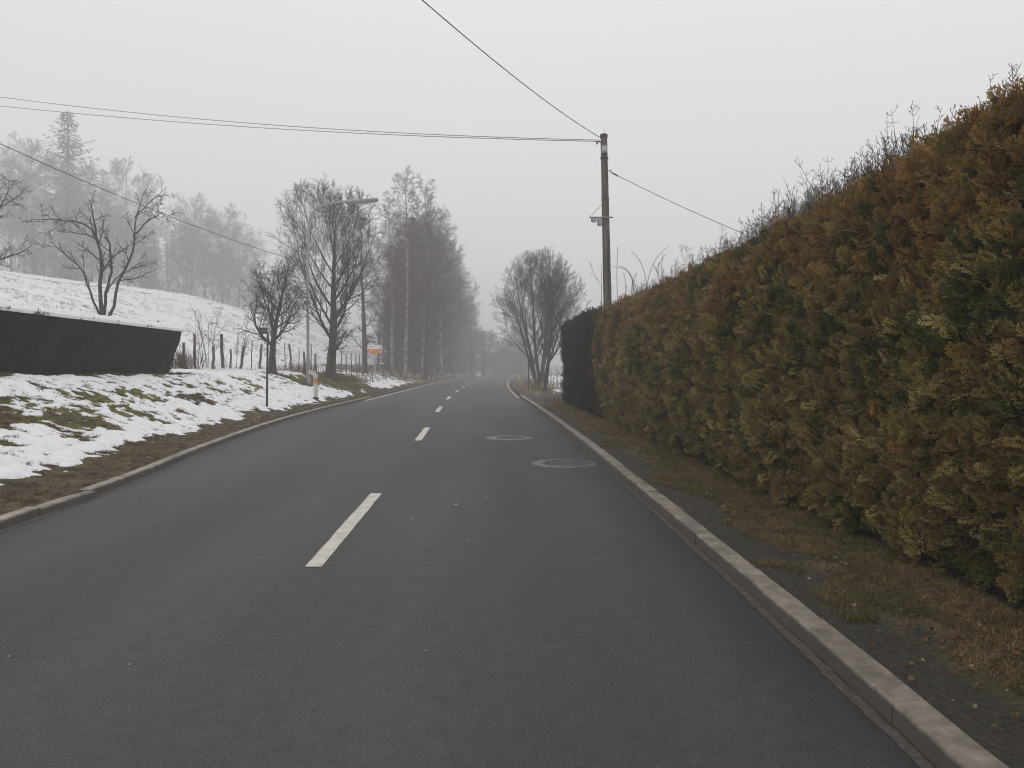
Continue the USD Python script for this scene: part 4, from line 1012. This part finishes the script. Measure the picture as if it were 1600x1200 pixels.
# ivy-wrapped trunk beside the wooden lamp pole
T = Tree(130)
cfg = [dict(kids=14, ang=(40, 75), ratio=0.25, t0=0.15, wob=0.02, up=0.03, tip=0.3, seg=0.6, rratio=0.3, flare=0.3),
       dict(kids=8, ang=(30, 65), ratio=0.5, t0=0.15, wob=0.12, up=0.0, tip=0.3, seg=0.3, rmin=0.008),
       dict(kids=5, ang=(30, 65), ratio=0.6, t0=0.15, wob=0.12, tip=0.3, seg=0.3, rmin=0.007), dict(wob=0.12, seg=0.3, rmin=0.006)]
T.grow((0, 0, -0.2), (0, 0, 1), 7.0, 0.19, 0, cfg)
q = px(570, 590, 53)
place_tree('bare_tree', 'straight dark reddish trunk standing just behind the town sign', T, (q[0], 53, zat(q[0], 53)), M['bark'], M['twig_red'], split=0)

# ------------------------------------------------------------------ shrubs, brambles, saplings
def shrub(name, label, loc, n, h, spread, mt, seed, cat_='shrub', kids=4, r0=0.012, group=None):
    T = Tree(seed)
    cfg = [dict(kids=kids, ang=(15, 45), ratio=0.4, t0=0.3, wob=0.05, up=0.04, tip=0.3, seg=0.3, rratio=0.6, rmin=0.005), dict(kids=2, ang=(20, 50), ratio=0.5, t0=0.2, wob=0.1, up=0.03, seg=0.2, rmin=0.0045), dict(wob=0.1, seg=0.2, rmin=0.004)]
    for _ in range(n):
        a = T.r.uniform(0, 6.28); k = T.r.uniform(0, 1) ** 0.5
        T.grow((math.cos(a) * spread * k * 0.5, math.sin(a) * spread * k * 0.5, -0.05), (math.cos(a) * k * 0.35, math.sin(a) * k * 0.35, 1), h * T.r.uniform(0.5, 1.0), r0, 0, cfg)
    t = thing(name, label, cat_, loc, group=group)
    if n <= 12:
        for l, p, rr in T.b:
            if l == 0: part('stem', tube(p, rr, 6), mt, t, smooth=True)
    else: part('stem', T.mesh(0, 0), mt, t, smooth=True, kind='stuff')
    part('twig', T.mesh(1, 9), mt, t, smooth=True, kind='stuff')
    return t
def on(xp, Y): q = px(xp, 573, Y); return (q[0], Y, zat(q[0], Y))
shrub('thicket', 'tall thin leafless saplings by the fence just right of the left hedge', on(325, 31), 7, 3.0, 0.8, M['twig'], 401, kids=6)
shrub('thicket', 'leafless shrub on the fence line left of the small dense tree', on(365, 33), 6, 2.3, 0.9, M['twig'], 402, kids=6)
shrub('thicket', 'low brown thicket against the end of the left hedge', on(292, 28.5), 16, 1.1, 1.1, M['twig_red'], 403)
shrub('thicket', 'low tangle of twigs around the foot of the left fruit tree', on(165, 29.5), 26, 0.6, 2.6, M['twig'], 404)
shrub('thicket', 'tangled twigs on the slope between the hedge and the field, left of the fruit tree', on(105, 28), 26, 0.7, 2.8, M['twig'], 405)
shrub('thicket', 'low reddish brush on the bank under the largest bare tree', on(548, 41), 30, 0.9, 2.4, M['twig_red'], 406)
shrub('thicket', 'reddish brush around the posts of the town sign', on(600, 56), 40, 1.3, 3.4, M['twig_red'], 407)
shrub('thicket', 'pale brown brush at the foot of the front birch', on(645, 66), 46, 1.3, 4.4, M['twig_red'], 408)
shrub('thicket', 'dim brush along the wood edge farther down the road', on(680, 84), 46, 1.4, 4.5, M['twig_red'], 409)
shrub('thicket', 'low brush at the foot of the trees right of the road', on(858, 44), 30, 0.8, 2.0, M['twig_red'], 410)
shrub('thicket', 'thin brush on the field edge behind the trees right of the road', on(872, 58), 40, 1.6, 3.6, M['twig'], 411)
for k, (xp, Y) in enumerate(((0, 100), (60, 104), (120, 110), (180, 116), (240, 122), (300, 130), (350, 136), (395, 142))):
    shrub('undergrowth', 'hazy undergrowth at the foot of the hill wood above the snowy field', on(xp, Y), 70, 4.2, 11, M['rimed'], 420 + k, r0=0.025, group='undergrowth along the hill wood')

# arching canes and upright shoots behind the brown hedge near the pole
def cane(pix, Y, r0):
    pts = np.array([px(a, b, Y) for a, b in pix]); s = np.linspace(0, len(pts) - 1, 14)
    return tube(PchipInterpolator(np.arange(len(pts)), pts)(s), np.linspace(r0, 0.004, 14), 4)
t = thing('bramble', 'arching thin canes sprouting behind the brown hedge right of the wooden pole', 'shrub')
for pix in ([(1010, 470), (1012, 440), (1025, 405), (1045, 385)], [(1012, 470), (1008, 430), (998, 405), (986, 393)], [(1000, 470), (990, 440), (975, 420), (957, 417)], [(985, 470), (988, 440), (983, 425), (968, 415)], [(1025, 465), (1030, 440), (1028, 420), (1040, 398)], [(965, 480), (964, 430), (965, 385)], [(940, 490), (940, 440), (940, 412)], [(975, 480), (978, 450), (974, 425)], [(1035, 460), (1034, 425), (1036, 395)]):
    part('cane', cane(pix, 17.4, 0.0065), M['twig'], t, smooth=True)
shrub('thicket', 'leggy shrub with dark buds behind the dark hedge left of the wooden pole', (2.45, 21.4, 0.1), 8, 4.0, 0.7, M['twig'], 430)
shrub('thicket', 'twiggy shrub topping the brown hedge right of the wooden pole', (3.1, 16.8, 0.1), 11, 3.7, 1.5, M['twig'], 431)

# ------------------------------------------------------------------ grass, litter
gr = np.random.default_rng(23)
def scatter(name, label, category, pts, protos, which, smin, smax, upv=None):
    n = len(pts)
    d = np.array([0, 0, 1.0]) + gr.normal(0, 0.12, (n, 3))
    return instancer(name, protos, which, pts, frames(d, gr.uniform(0, 6.28, n)), gr.uniform(smin, smax, n), None, label, category)
G3 = [tuft(i, 18, 0.055, 0.035, 1.3, 0.005) for i in range(3)]
# right verge
n = 15000
y = gr.uniform(0, 1, n) ** 1.5 * 32 + 1.8; e = gr.uniform(0.2, 1.15, n); x = Rk(y) + e
p = np.stack([x, y, 0 * x], -1)
dens = meshkit.fbm(p * 1.4, 3, 51) + 0.75 * (e - 0.72) + 0.07
keep = (dens > 0.46) & ((y < 27) | (y > 33.6)); p = p[keep]; p[:, 2] = land(p[:, 0], p[:, 1])
s = meshkit.fbm(p * 2.0, 2, 52) - 0.015 - 0.04 * (p[:, 0] - Rk(p[:, 1]) > 0.75)
w = np.where(s + gr.normal(0, 0.1, len(p)) > 0.5, 0, 1) * 3 + gr.integers(0, 3, len(p))
scatter('verge_grass', 'short olive and straw coloured grass between the right kerb and the hedge', 'grass', p, [(g, M[m], False) for m in ('grass_olive', 'grass_straw') for g in G3], w, 0.4, 0.95)
# leaves under the hedge
def leaf(seed):
    r = np.random.default_rng(seed); l = 0.026; w = 0.010
    v = np.array([[0, 0, 0], [l * .35, w, .006], [l * .35, -w, .004], [l * .75, w * .8, .008], [l * .75, -w * .8, .01], [l, 0, .004]]); v[:, 2] += r.uniform(0, 0.008, 6)
    return v, np.array([[0, 1, 2], [1, 3, 2], [2, 3, 4], [3, 5, 4]])[:, ::-1]
n = 5200
y = gr.uniform(0, 1, n) ** 1.4 * 26 + 1.8; e = np.clip(gr.normal(0.78, 0.24, n), 0.17, 1.3); x = Rk(y) + e
p = np.stack([x, y, 0 * x], -1); p[:, 2] = land(p[:, 0], p[:, 1]) + 0.012
lv = [leaf(i) for i in range(3)]
scatter('leaf_litter', 'dead brown leaves and hedge clippings along the foot of the right hedge', 'leaves', p, [(l, M[m], False) for m in ('dead_leaf', 'pale_leaf') for l in lv], (gr.random(n) < 0.10).astype(int) * 3 + gr.integers(0, 3, n), 0.5, 1.2)
n = 1400
y = gr.uniform(0, 1, n) ** 1.6 * 16 + 1.8; e = gr.uniform(0.15, 0.75, n); x = Rk(y) + e
p = np.stack([x, y, land(x, y) + 0.002], -1)
ico = trimesh.creation.icosphere(subdivisions=0); pebble = (np.array(ico.vertices) * [1, 0.8, 0.55] * 0.008, np.array(ico.faces))
scatter('grit', 'loose grit and small stones on the bare strip behind the right kerb', 'grit', p, [(pebble, M['joint'], False), (pebble, M['grass_brown'], False)], gr.integers(0, 2, n), 0.3, 1.1)
# left verge and bank: grass where the snow has gone
n = 60000
y = gr.uniform(0, 1, n) ** 1.5 * 52 + 5; d = gr.uniform(0.18, 5.2, n); x = Lk(y) - d
dep = snow_depth(x, y)
keep = ((dep < -0.004) & (gr.random(n) < np.where(d < 1.1, 0.2, 0.9))) | ((dep < 0.022) & (gr.random(n) < 0.22) & (d > 1.3)); x, y, d = x[keep], y[keep], d[keep]
p = np.stack([x, y, land(x, y)], -1)
c = meshkit.fbm(p * [0.8, 0.8, 0], 4, 21)
w = np.where((c + gr.normal(0, 0.06, len(p)) > 0.40) & (d > 1.2), 0, np.where(gr.random(len(p)) < 0.25, 1, 2)) * 3 + gr.integers(0, 3, len(p))
scatter('bank_grass', 'flattened olive and brown grass showing where the snow on the left bank has melted', 'grass', p, [(g, M[m], False) for m in ('grass_olive', 'grass_straw', 'grass_brown') for g in G3], w, 0.5, 1.1)
# field: stalks standing through the snow
n = 9000
y = gr.uniform(0, 1, n) ** 1.3 * 90 + 18; x = Lk(y) - gr.uniform(5.0, 42, n)
row = np.abs(((x * 0.8 + y * 0.25) % 1.6) - 0.8)
cl = meshkit.fbm(np.stack([x * 0.25, y * 0.25, 0 * x], -1), 3, 57)
keep = (cl + 0.25 * (gr.random(n) - 0.5) > 0.46) & ~((x > -11.4) & (x < -9.0) & (y < 22.6)); x, y = x[keep], y[keep]
p = np.stack([x, y, land(x, y)], -1)
scatter('field_stubble', 'sparse dark grass stalks poking through the snow of the hillside field', 'grass', p, [(tuft(i + 9, 12, 0.16, 0.09, 1.2, 0.012), M[m], False) for m in ('grass_brown',) for i in range(3)], gr.integers(0, 3, len(p)), 0.6, 1.3)
# dry grass clumps by the fence
def clump(name, label, loc, h, n, spread, mt, seed):
    v, f = tuft(seed, n, h, spread, 0.45, 0.012)
    part(name, (v + np.array(loc), f), mt, None, label=label, category='grass', kind='stuff')
clump('dry_grass', 'tawny dry grass clump at the end of the left hedge', on(287, 27.5), 0.85, 260, 0.25, M['grass_brown'], 71)
clump('dry_grass', 'dry brown grass round the foot of the curved street lamp', on(468, 35), 0.6, 500, 0.75, M['grass_brown'], 72)
clump('dry_grass', 'dull green and brown grass skirt at the foot of the largest tree', on(528, 37.2), 0.55, 600, 0.8, M['grass_brown'], 73)
clump('dry_grass', 'straw grass at the foot of the trees right of the road', on(842, 45.5), 0.6, 500, 0.8, M['grass_straw'], 74)
clump('dry_grass', 'straw grass at the corner of the right hedges', (1.75, 27.6, zat(1.75, 27.6)), 0.25, 200, 0.35, M['grass_straw'], 75)

# ------------------------------------------------------------------ fence
fence = thing('pasture_fence', 'leaning old wooden posts of the wire fence along the top of the bank', 'fence')
posts = []
fr = np.random.default_rng(31)
FENCE = [(247, 501, 27.0, .05, 0), (287, 535, 28.2, .06, .02), (304, 521, 29.0, .055, .0), (334, 540, 30.5, .06, .03), (346, 522, 31.0, .07, -.06), (360, 545, 32.0, .045, 0), (381, 540, 33.2, .06, .30), (394, 532, 34.2, .022, .08), (409, 538, 35.4, .06, .18),
         (445, 534, 38.5, .022, -.03), (452, 537, 39.2, .055, -.14), (467, 543, 41.0, .025, .0), (475, 549, 42.0, .065, -.06), (486, 537, 43.2, .03, .03), (493, 552, 44.2, .07, .02), (512, 552, 46.5, .05, .0), (534, 546, 50.5, .04, .04), (541, 552, 52.5, .04, 0), (549, 552, 54.5, .04, .03), (556, 553, 57, .04, -.03), (562, 554, 60, .04, 0)]
tops = []
for xp, top_, Y, r0, ln in FENCE:
    q = px(xp, top_, Y); z0 = zat(q[0], Y); h = max(q[2] - z0, 0.75)
    b = np.array([q[0] - ln * h * 0.6, Y, z0 - 0.25]); tpt = np.array([q[0], Y, z0 + h])
    n = 6; ss = np.linspace(0, 1, n)[:, None]; pts = b + (tpt - b) * ss; pts[1:-1] += fr.normal(0, 0.012, (n - 2, 3))
    part('fence_post', tube(pts, np.linspace(r0 * 1.1, r0 * 0.9, n), 8), M['post_wood'], fence, smooth=40)
    tops.append((b, tpt))
for hgt in (0.45, 0.82):
    pts = np.array([b + (tp - b) * hgt for b, tp in tops]); s = np.arange(len(pts)); ss = np.linspace(0, len(pts) - 1, 120)
    c = np.stack([np.interp(ss, s, pts[:, i]) for i in range(3)], 1); c[:, 2] -= 0.04 * np.sin((ss % 1) * np.pi)
    part('wire_strand', tube(c, 0.004, 3), M['wire'], fence)

# ------------------------------------------------------------------ poles, lamps, wires
PY = 20.0
pb, ptop = px(951.5, 573, PY), px(943.5, 214, PY)
pole = thing('utility_pole', 'weathered wooden utility pole with floodlights standing at the end of the brown hedge', 'utility pole')
zs = np.linspace(-0.2, ptop[2], 12); tt = (zs - pb[2]) / (ptop[2] - pb[2])
axis = np.stack([pb[0] + (ptop[0] - pb[0]) * tt, np.full(12, PY), zs], 1)
def on_pole(z): k = (z - pb[2]) / (ptop[2] - pb[2]); return np.array([pb[0] + (ptop[0] - pb[0]) * k, PY, z])
part('shaft', tube(axis, np.linspace(0.125, 0.085, 12), 14), M['wood'], pole, smooth=50)
# a long drying crack with a cable conduit running down the pole
pipe = np.array([on_pole(z) + [0.055, -0.098, 0] for z in np.linspace(1.8, 4.9, 8)])
part('cable_conduit', tube(pipe, 0.016, 6), M['wood'], pole, smooth=True)
pt_ = on_pole(ptop[2])
part('cap', tube([pt_ + [0, 0, -0.02], pt_ + [0, 0, 0.06], pt_ + [0.0, 0, 0.09]], [0.10, 0.10, 0.03], 12), M['dark_metal'], pole, smooth=30)
part('spike', cyl(pt_ + [0.02, 0, 0.05], pt_ + [-0.01, 0, 0.24], 0.006, 0.003, 5), M['dark_metal'], pole)
bx = px(944, 235.5, PY)
part('junction_box', box(bx[0], PY - 0.11, bx[2], 0.14, 0.10, 0.19, 0.012), M['grey_box'], pole)
part('box_lid', box(bx[0], PY - 0.165, bx[2] - 0.055, 0.12, 0.012, 0.05, 0.004), M['lamp_grey'], pole)
c0 = on_pole(px(940, 222, PY)[2])
part('wire_bracket', cat([cyl(c0 + [-0.16, -0.02, 0.0], c0 + [0.05, -0.02, 0], 0.016, None, 8), tube([c0 + [-0.09, 0, 0], c0 + [-0.03, 0, -0.10]], 0.010, 6)]), M['dark_metal'], pole)
for dz, dy in ((0.0, 0.0), (-0.03, 0.05)):
    part('insulator', tube(np.array([c0 + [-0.20 + k * 0.012, dy - 0.02, dz] for k in range(5)]), [0.012, 0.026, 0.018, 0.026, 0.012], 10), M['dark_metal'], pole, smooth=40)
part('band_clamp', lathe([(0.098, -0.02), (0.108, -0.02), (0.108, 0.02), (0.098, 0.02), (0.098, -0.02)], 16)[0] + on_pole(px(945, 247, PY)[2]), M['dark_metal'], pole) if False else None
for yy in (247, 312):
    v, f = lathe([(0.09, -0.02), (0.104, -0.02), (0.104, 0.02), (0.09, 0.02), (0.09, -0.02)], 18)
    part('band_clamp', (v + on_pole(px(945, yy, PY)[2]), f), M['dark_metal'], pole, smooth=30)
# hook for the wire to the right
h0 = on_pole(px(950, 267, PY)[2])
ang = np.linspace(-2.2, 2.6, 12)
part('wire_hook', tube(np.vstack([h0 + [0.08, 0, 0.0], np.stack([h0[0] + 0.16 + 0.03 * np.cos(ang + np.pi), np.full(12, PY), h0[2] + 0.03 * np.sin(ang + np.pi)], 1)]), 0.008, 6), M['dark_metal'], pole)
# floodlight arm
fz = px(940, 341, PY)[2]; a0 = on_pole(fz)
part('lamp_arm', box((px(920, 341, PY)[0] + px(957, 341, PY)[0]) / 2, PY - 0.11, fz, px(957, 341, PY)[0] - px(920, 341, PY)[0], 0.04, 0.035, 0.006), M['lamp_grey'], pole)
part('stay_wire', cyl(px(921, 340, PY) + [0, -0.11, 0], px(941, 320, PY) + [0, -0.1, 0], 0.005, None, 4), M['dark_metal'], pole)
def flood(xp, w, h, label):
    cx = px(xp, 0, PY)[0]
    R = rotx(0.35)
    o = np.array([cx, PY - 0.16, fz - 0.03 - h / 2])
    body = part('floodlight', box(*o, w, 0.09, h, 0.018, R), M['lamp_grey'], pole)
    part('lamp_glass', box(*(o + R @ np.array([0, -0.049, 0])), w * 0.8, 0.008, h * 0.75, 0.0, R), M['glass'], body)
    part('lamp_bracket', cat([box(cx - w / 2 - 0.006, PY - 0.13, fz - 0.06, 0.008, 0.05, 0.10), box(cx + w / 2 + 0.006, PY - 0.13, fz - 0.06, 0.008, 0.05, 0.10)]), M['dark_metal'], body)
flood(927.5, 0.11, 0.11, None); flood(937, 0.13, 0.19, None)

def wire(label, pix, r=0.010, sag=0.0, n=40):
    pts = np.array([px(*q) if len(q) == 3 and q[2] else q for q in pix]); u = np.concatenate([[0], np.cumsum(np.linalg.norm(np.diff(pts, axis=0), axis=1))]); 
    c = PchipInterpolator(u, pts)(np.linspace(0, u[-1], n)) if len(pts) > 2 else pts[0] + (pts[1] - pts[0]) * np.linspace(0, 1, n)[:, None]
    return part('overhead_wire', tube(c, r, 5), M['wire'], None, smooth=True, label=label, category='wire')
from scipy.interpolate import CubicSpline
def wire3(label, a, b, mid, r):
    """hanging wire through three image points at given distances"""
    A, B, C = px(*a), px(*mid), px(*b)
    t1 = np.linalg.norm(B - A) / (np.linalg.norm(B - A) + np.linalg.norm(C - B))
    t = np.linspace(0, 1.0, 50)[:, None]
    Q = (B - A * (1 - t1) ** 2 - C * t1 ** 2) / (2 * t1 * (1 - t1))
    return part('overhead_wire', tube((1 - t) ** 2 * A + 2 * t * (1 - t) * Q + t * t * C, r, 5), M['wire'], None, smooth=True, label=label, category='wire')
wire3('upper of the two near parallel wires running left from the pole top', (937, 219, PY), (-420, 86, 33), (330, 187.5, 26.5), 0.009)
wire3('lower of the two near parallel wires running left from the pole top', (937, 221, PY), (-420, 113, 33), (330, 194.5, 26.5), 0.009)
wire3('wire rising steeply from the pole top to the upper edge over the road', (938, 215, PY), (330, -300, 7.5), (770, 93, 13.5), 0.0085)
wire3('short slack wire dropping from the pole hook behind the brown hedge', (953, 268, PY), (1250, 400, 17), (1090, 334, 18.4), 0.007)
tn = px(957, 271, PY); tn2 = px(965, 276, PY)
part('wire_tensioner', tube([px(955, 269.5, PY - .02), px(958, 271, PY - .03), px(964, 274, PY - .06), px(966, 275.5, PY - .08)], [0.008, 0.02, 0.02, 0.008], 6), M['dark_metal'], pole, smooth=True)
wire3('single wire slanting down from the upper left towards the wooden lamp pole', (565, 436, 48), (-260, 100, 18), (200, 312, 29), 0.013)

# curved street lamp
LYY = 32.0
lb = on(481.5, LYY)
sl = thing('street_lamp', 'tall grey street lamp with a curved arm and long flat head beside the bank', 'street lamp', lb)
lt = px(487, 345, LYY) - np.array(lb)
hp = lt[2]
pole_pts = [[0, 0, -0.3], [0, 0, 1.0], [0, 0, hp * 0.55], [lt[0] * 0.6, 0, hp - 0.6]]
part('mast', tube(np.array([[0, 0, -0.3], [0, 0, 0.2], [0, 0, 1.05]]), 0.085, 14), M['galv'], sl, smooth=30)
arm_px = [(484, 345), (488, 333), (500, 323), (520, 317), (545, 314.5)]
arm = np.array([px(a, b, LYY) for a, b in arm_px]) - np.array(lb)
up = np.array([[0, 0, 1.0], [0.0, 0, 3.0], [0.03, 0, hp - 0.9]])
allp = np.vstack([up, arm]); u = np.arange(len(allp)); cc = PchipInterpolator(u, allp)(np.linspace(0, len(allp) - 1, 40))
part('curved_arm', tube(cc, np.linspace(0.066, 0.05, 40), 12), M['galv'], sl, smooth=True)
h1, h2 = np.array(px(540, 317, LYY)) - lb, np.array(px(591, 312, LYY)) - lb
hv = h2 - h1; hl = np.linalg.norm(hv); Rr = roty(-math.atan2(hv[2], hv[0]))
hd = part('lamp_head', box(*((h1 + h2) / 2), hl, 0.24, 0.135, 0.04, Rr), M['lamp_grey'], sl)
part('diffuser', box(*((h1 + h2) / 2 + Rr @ np.array([0.12, 0, -0.06])), hl * 0.68, 0.17, 0.05, 0.02, Rr), M['glass'], hd)
part('door', box(0, -0.086, 0.6, 0.07, 0.006, 0.35), M['lamp_grey'], sl)

# wooden pole with a small lamp, standing among the trees
wb = on(567.5, 48)
wt = px(564, 345, 48) - np.array(wb)
wl = thing('wooden_lamp_pole', 'thin dark pole with a small lamp head half hidden by the largest tree', 'lamp pole', wb)
part('shaft', tube(np.array([[0, 0, -0.2], [wt[0] * .5, 0, wt[2] * .5], wt]), [0.06, 0.042, 0.03], 10), M['wood'], wl, smooth=True)
part('lamp_arm', cyl(wt + [0, 0, 0.0], wt + [0.12, -0.1, 0.09], 0.03, None, 6), M['dark_metal'], wl)
lhd = part('lamp_head', box(*(wt + [0.17, -0.12, 0.10]), 0.46, 0.24, 0.13, 0.03, roty(0.12)), M['lamp_grey'], wl)
part('diffuser', box(*(wt + [0.22, -0.12, 0.02]), 0.3, 0.18, 0.06, 0.02, roty(0.12)), M['glass'], lhd)

# street-name sign
sb = on(416.5, 22.0)
ss = thing('street_name_sign', 'dark blue street name sign on a slim post standing in the snow', 'street sign', sb)
hs = px(419, 513, 22)[2] - sb[2]
part('post', tube([[0, 0, -0.2], [0.02, 0, hs * 0.5], [0.045, 0, hs]], 0.03, 10), M['sign_blue'], ss, smooth=40)
s0, s1 = px(405.5, 512, 22) - np.array(sb), px(422, 521.5, 22) - np.array(sb)
plate = part('plate', box((s0[0] + s1[0]) / 2, -0.035, (s0[2] + s1[2]) / 2, s1[0] - s0[0], 0.012, s0[2] - s1[2], 0.003), M['sign_blue'], ss)
bars = [box(s0[0] + 0.07 + k * 0.026, -0.043, (s0[2] + s1[2]) / 2 + 0.004 * math.sin(k * 2.1), 0.012, 0.003, 0.035 + 0.012 * math.sin(k * 1.7)) for k in range(7)]
part('faint_lettering', cat(bars), M['sign_ink_pale'], plate)
part('plate_end', box(s1[0] - 0.03, -0.0435, (s0[2] + s1[2]) / 2, 0.05, 0.004, (s0[2] - s1[2]) * 0.8), M['grey_box'], plate)
part('clamp', box(0.045, -0.005, (s0[2] + s1[2]) / 2, 0.075, 0.07, 0.03), M['dark_metal'], ss)

# delineator posts
def guide(name, label, xp, Y, h, mats, base=None, group=None, cap='orange', w=0.10):
    b = on(xp, Y) if base is None else base
    t = thing(name, label, 'marker post', b, group=group)
    import manifold3d as m3
    def prism(z0, z1, s=1.0, slope=0.0):
        a = np.linspace(0, 2 * np.pi, 12, endpoint=False); p = []
        for z, sl in ((z0, 0), (z1, slope)):
            p += [(w / 2 * s * math.cos(k), 0.06 * s * math.sin(k), z - sl * (math.sin(k) + 1) / 2) for k in a]
        m_ = m3.Manifold.hull_points(np.array(p)).to_mesh(); return np.array(m_.vert_properties[:, :3]), np.array(m_.tri_verts)
    part('post', prism(-0.2, h * 0.62), M[mats[0]], t, smooth=30)
    part('band', prism(h * 0.62 + 0.002, h * 0.80, 0.98), M[mats[1]], t, smooth=30)
    part('top', prism(h * 0.80 + 0.002, h, 1.0, 0.05), M[mats[2]], t, smooth=30)
    return t
m_ = guide('marker_post', 'white marker post with an orange band at the foot of the snowy bank', 493, 27.5, 1.0, ('white_post', 'orange', 'white_post'), w=0.16)
part('cap_plate', box(-0.12, 0, 0.99, 0.26, 0.08, 0.12, 0.01, roty(0.5)), M['white_post'], m_)
part('base_collar', box(0, 0, 0.05, 0.18, 0.16, 0.16, 0.02), M['black'], m_)
guide('marker_post', 'marker post with an orange reflector beside the trees right of the road', 833, 60, 0.9, ('white_post', 'orange', 'orange'), w=0.16)
guide('marker_post', 'white marker post nearer of the two on the inside of the bend', 810.5, 78, 1.05, ('white_post', 'black', 'white_post'), w=0.14)
guide('marker_post', 'white marker post farther of the two on the inside of the bend', 802.5, 93, 1.05, ('white_post', 'black', 'white_post'), w=0.14)
guide('marker_post', 'white marker post at the left edge of the road far ahead in the fog', 715.5, 90, 1.05, ('white_post', 'black', 'white_post'), w=0.14)
guide('marker_post', 'faint farthest marker post at the left edge near the crest', 736, 124, 1.05, ('white_post', 'black', 'white_post'), w=0.14)
guide('marker_post', 'thin pale stake on the bank right of the town sign', 603, 54, 0.75, ('post_wood', 'post_wood', 'post_wood'), w=0.08)
# slim dark stake by the right trees
b = on(825.5, 40); t = thing('stake', 'slim dark upright stake in the verge left of the right hand trees', 'stake', b)
part('rod', tube([[0, 0, -0.2], [0.01, 0, 0.9], [0, 0, 1.75]], 0.028, 8), M['dark_metal'], t, smooth=30)
part('cap', lathe([(0, 1.75), (0.034, 1.75), (0.034, 1.79), (0.0, 1.81)], 10), M['black'], t)

# town sign: pale upper half, orange lower half with a red diagonal
TY = 50.0
tb = on(586, TY)
ts_ = thing('town_sign', 'town limit sign with white upper and orange crossed lower half on a pale post', 'road sign', tb)
c0, c1 = px(575.5, 538, TY) - np.array(tb), px(597, 553, TY) - np.array(tb)
W, H = c1[0] - c0[0], c0[2] - c1[2]; cx, cz = (c0[0] + c1[0]) / 2, (c0[2] + c1[2]) / 2
part('post', tube([[0, 0.05, -0.2], [0, 0.05, cz + H / 2 - 0.03]], 0.035, 10), M['galv'], ts_, smooth=30)
part('upper_panel', box(cx, 0, cz + H * 0.22, W, 0.02, H * 0.43, 0.004), M['sign_white'], ts_)
lp = part('lower_panel', box(cx, 0, cz - H * 0.22, W, 0.02, H * 0.44, 0.004), M['sign_orange'], ts_)
dg = math.atan2(H * 0.34, W * 0.86)
part('diagonal_bar', box(cx, -0.012, cz - H * 0.22, math.hypot(W * 0.86, H * 0.34), 0.004, 0.05, 0, roty(-dg)), M['sign_red'], lp)
up_ = [k for k in ts_.GetChildren() if k.GetName() == 'upper_panel'][0]
part('faded_lettering', cat([box(cx - W * 0.40 + W * 0.052 * k, -0.012, cz + H * (0.24 + 0.01 * math.sin(k * 2.3)), W * 0.03, 0.004, H * (0.09 + 0.03 * math.sin(k * 1.9))) for k in range(12)]), M['sign_ink_pale'], up_)
ax = cx + W * 0.36
part('arrow', cat([box(ax, -0.012, cz + H * 0.19, 0.035, 0.004, H * 0.30), (np.array([[ax - 0.075, -0.014, cz + H * 0.30], [ax + 0.075, -0.014, cz + H * 0.30], [ax, -0.014, cz + H * 0.41]]), np.array([[0, 1, 2]]))]), M['sign_ink'], up_)
# pale round plate on a post behind it
rb_ = on(572.5, 57)
t = thing('round_sign', 'small pale round sign seen from behind, left of the town sign', 'road sign', rb_)
rz_ = px(573, 531, 57)[2] - rb_[2]
v, f = lathe([(0, -0.008), (0.15, -0.008), (0.15, 0.008), (0, 0.008), (0, -0.008)], 24)
part('plate', (v @ rotx(math.pi / 2).T + [0, -0.04, rz_], f), M['white_post'], t, smooth=30)
part('post', tube([[0, 0, -0.2], [0, 0, rz_ + 0.1]], 0.03, 8), M['galv'], t, smooth=30)

# ------------------------------------------------------------------ the fog itself
haze_mat = usdkit.material(stage, LK + 'haze', {'v': ('principled_volume', {'color': (0.985, 0.955, 0.95), 'density': HAZE_DENSITY, 'anisotropy': 0.0})}, [], volume='v.volume')
hb = trimesh.creation.box((1400, 1060, 46)); hb.apply_translation((0, 430, -8.5 + 23 + 0))
hz = part('haze', (np.array(hb.vertices), np.array(hb.faces)), haze_mat, None, kind='stuff', label='thin winter fog filling the whole scene', category='fog')
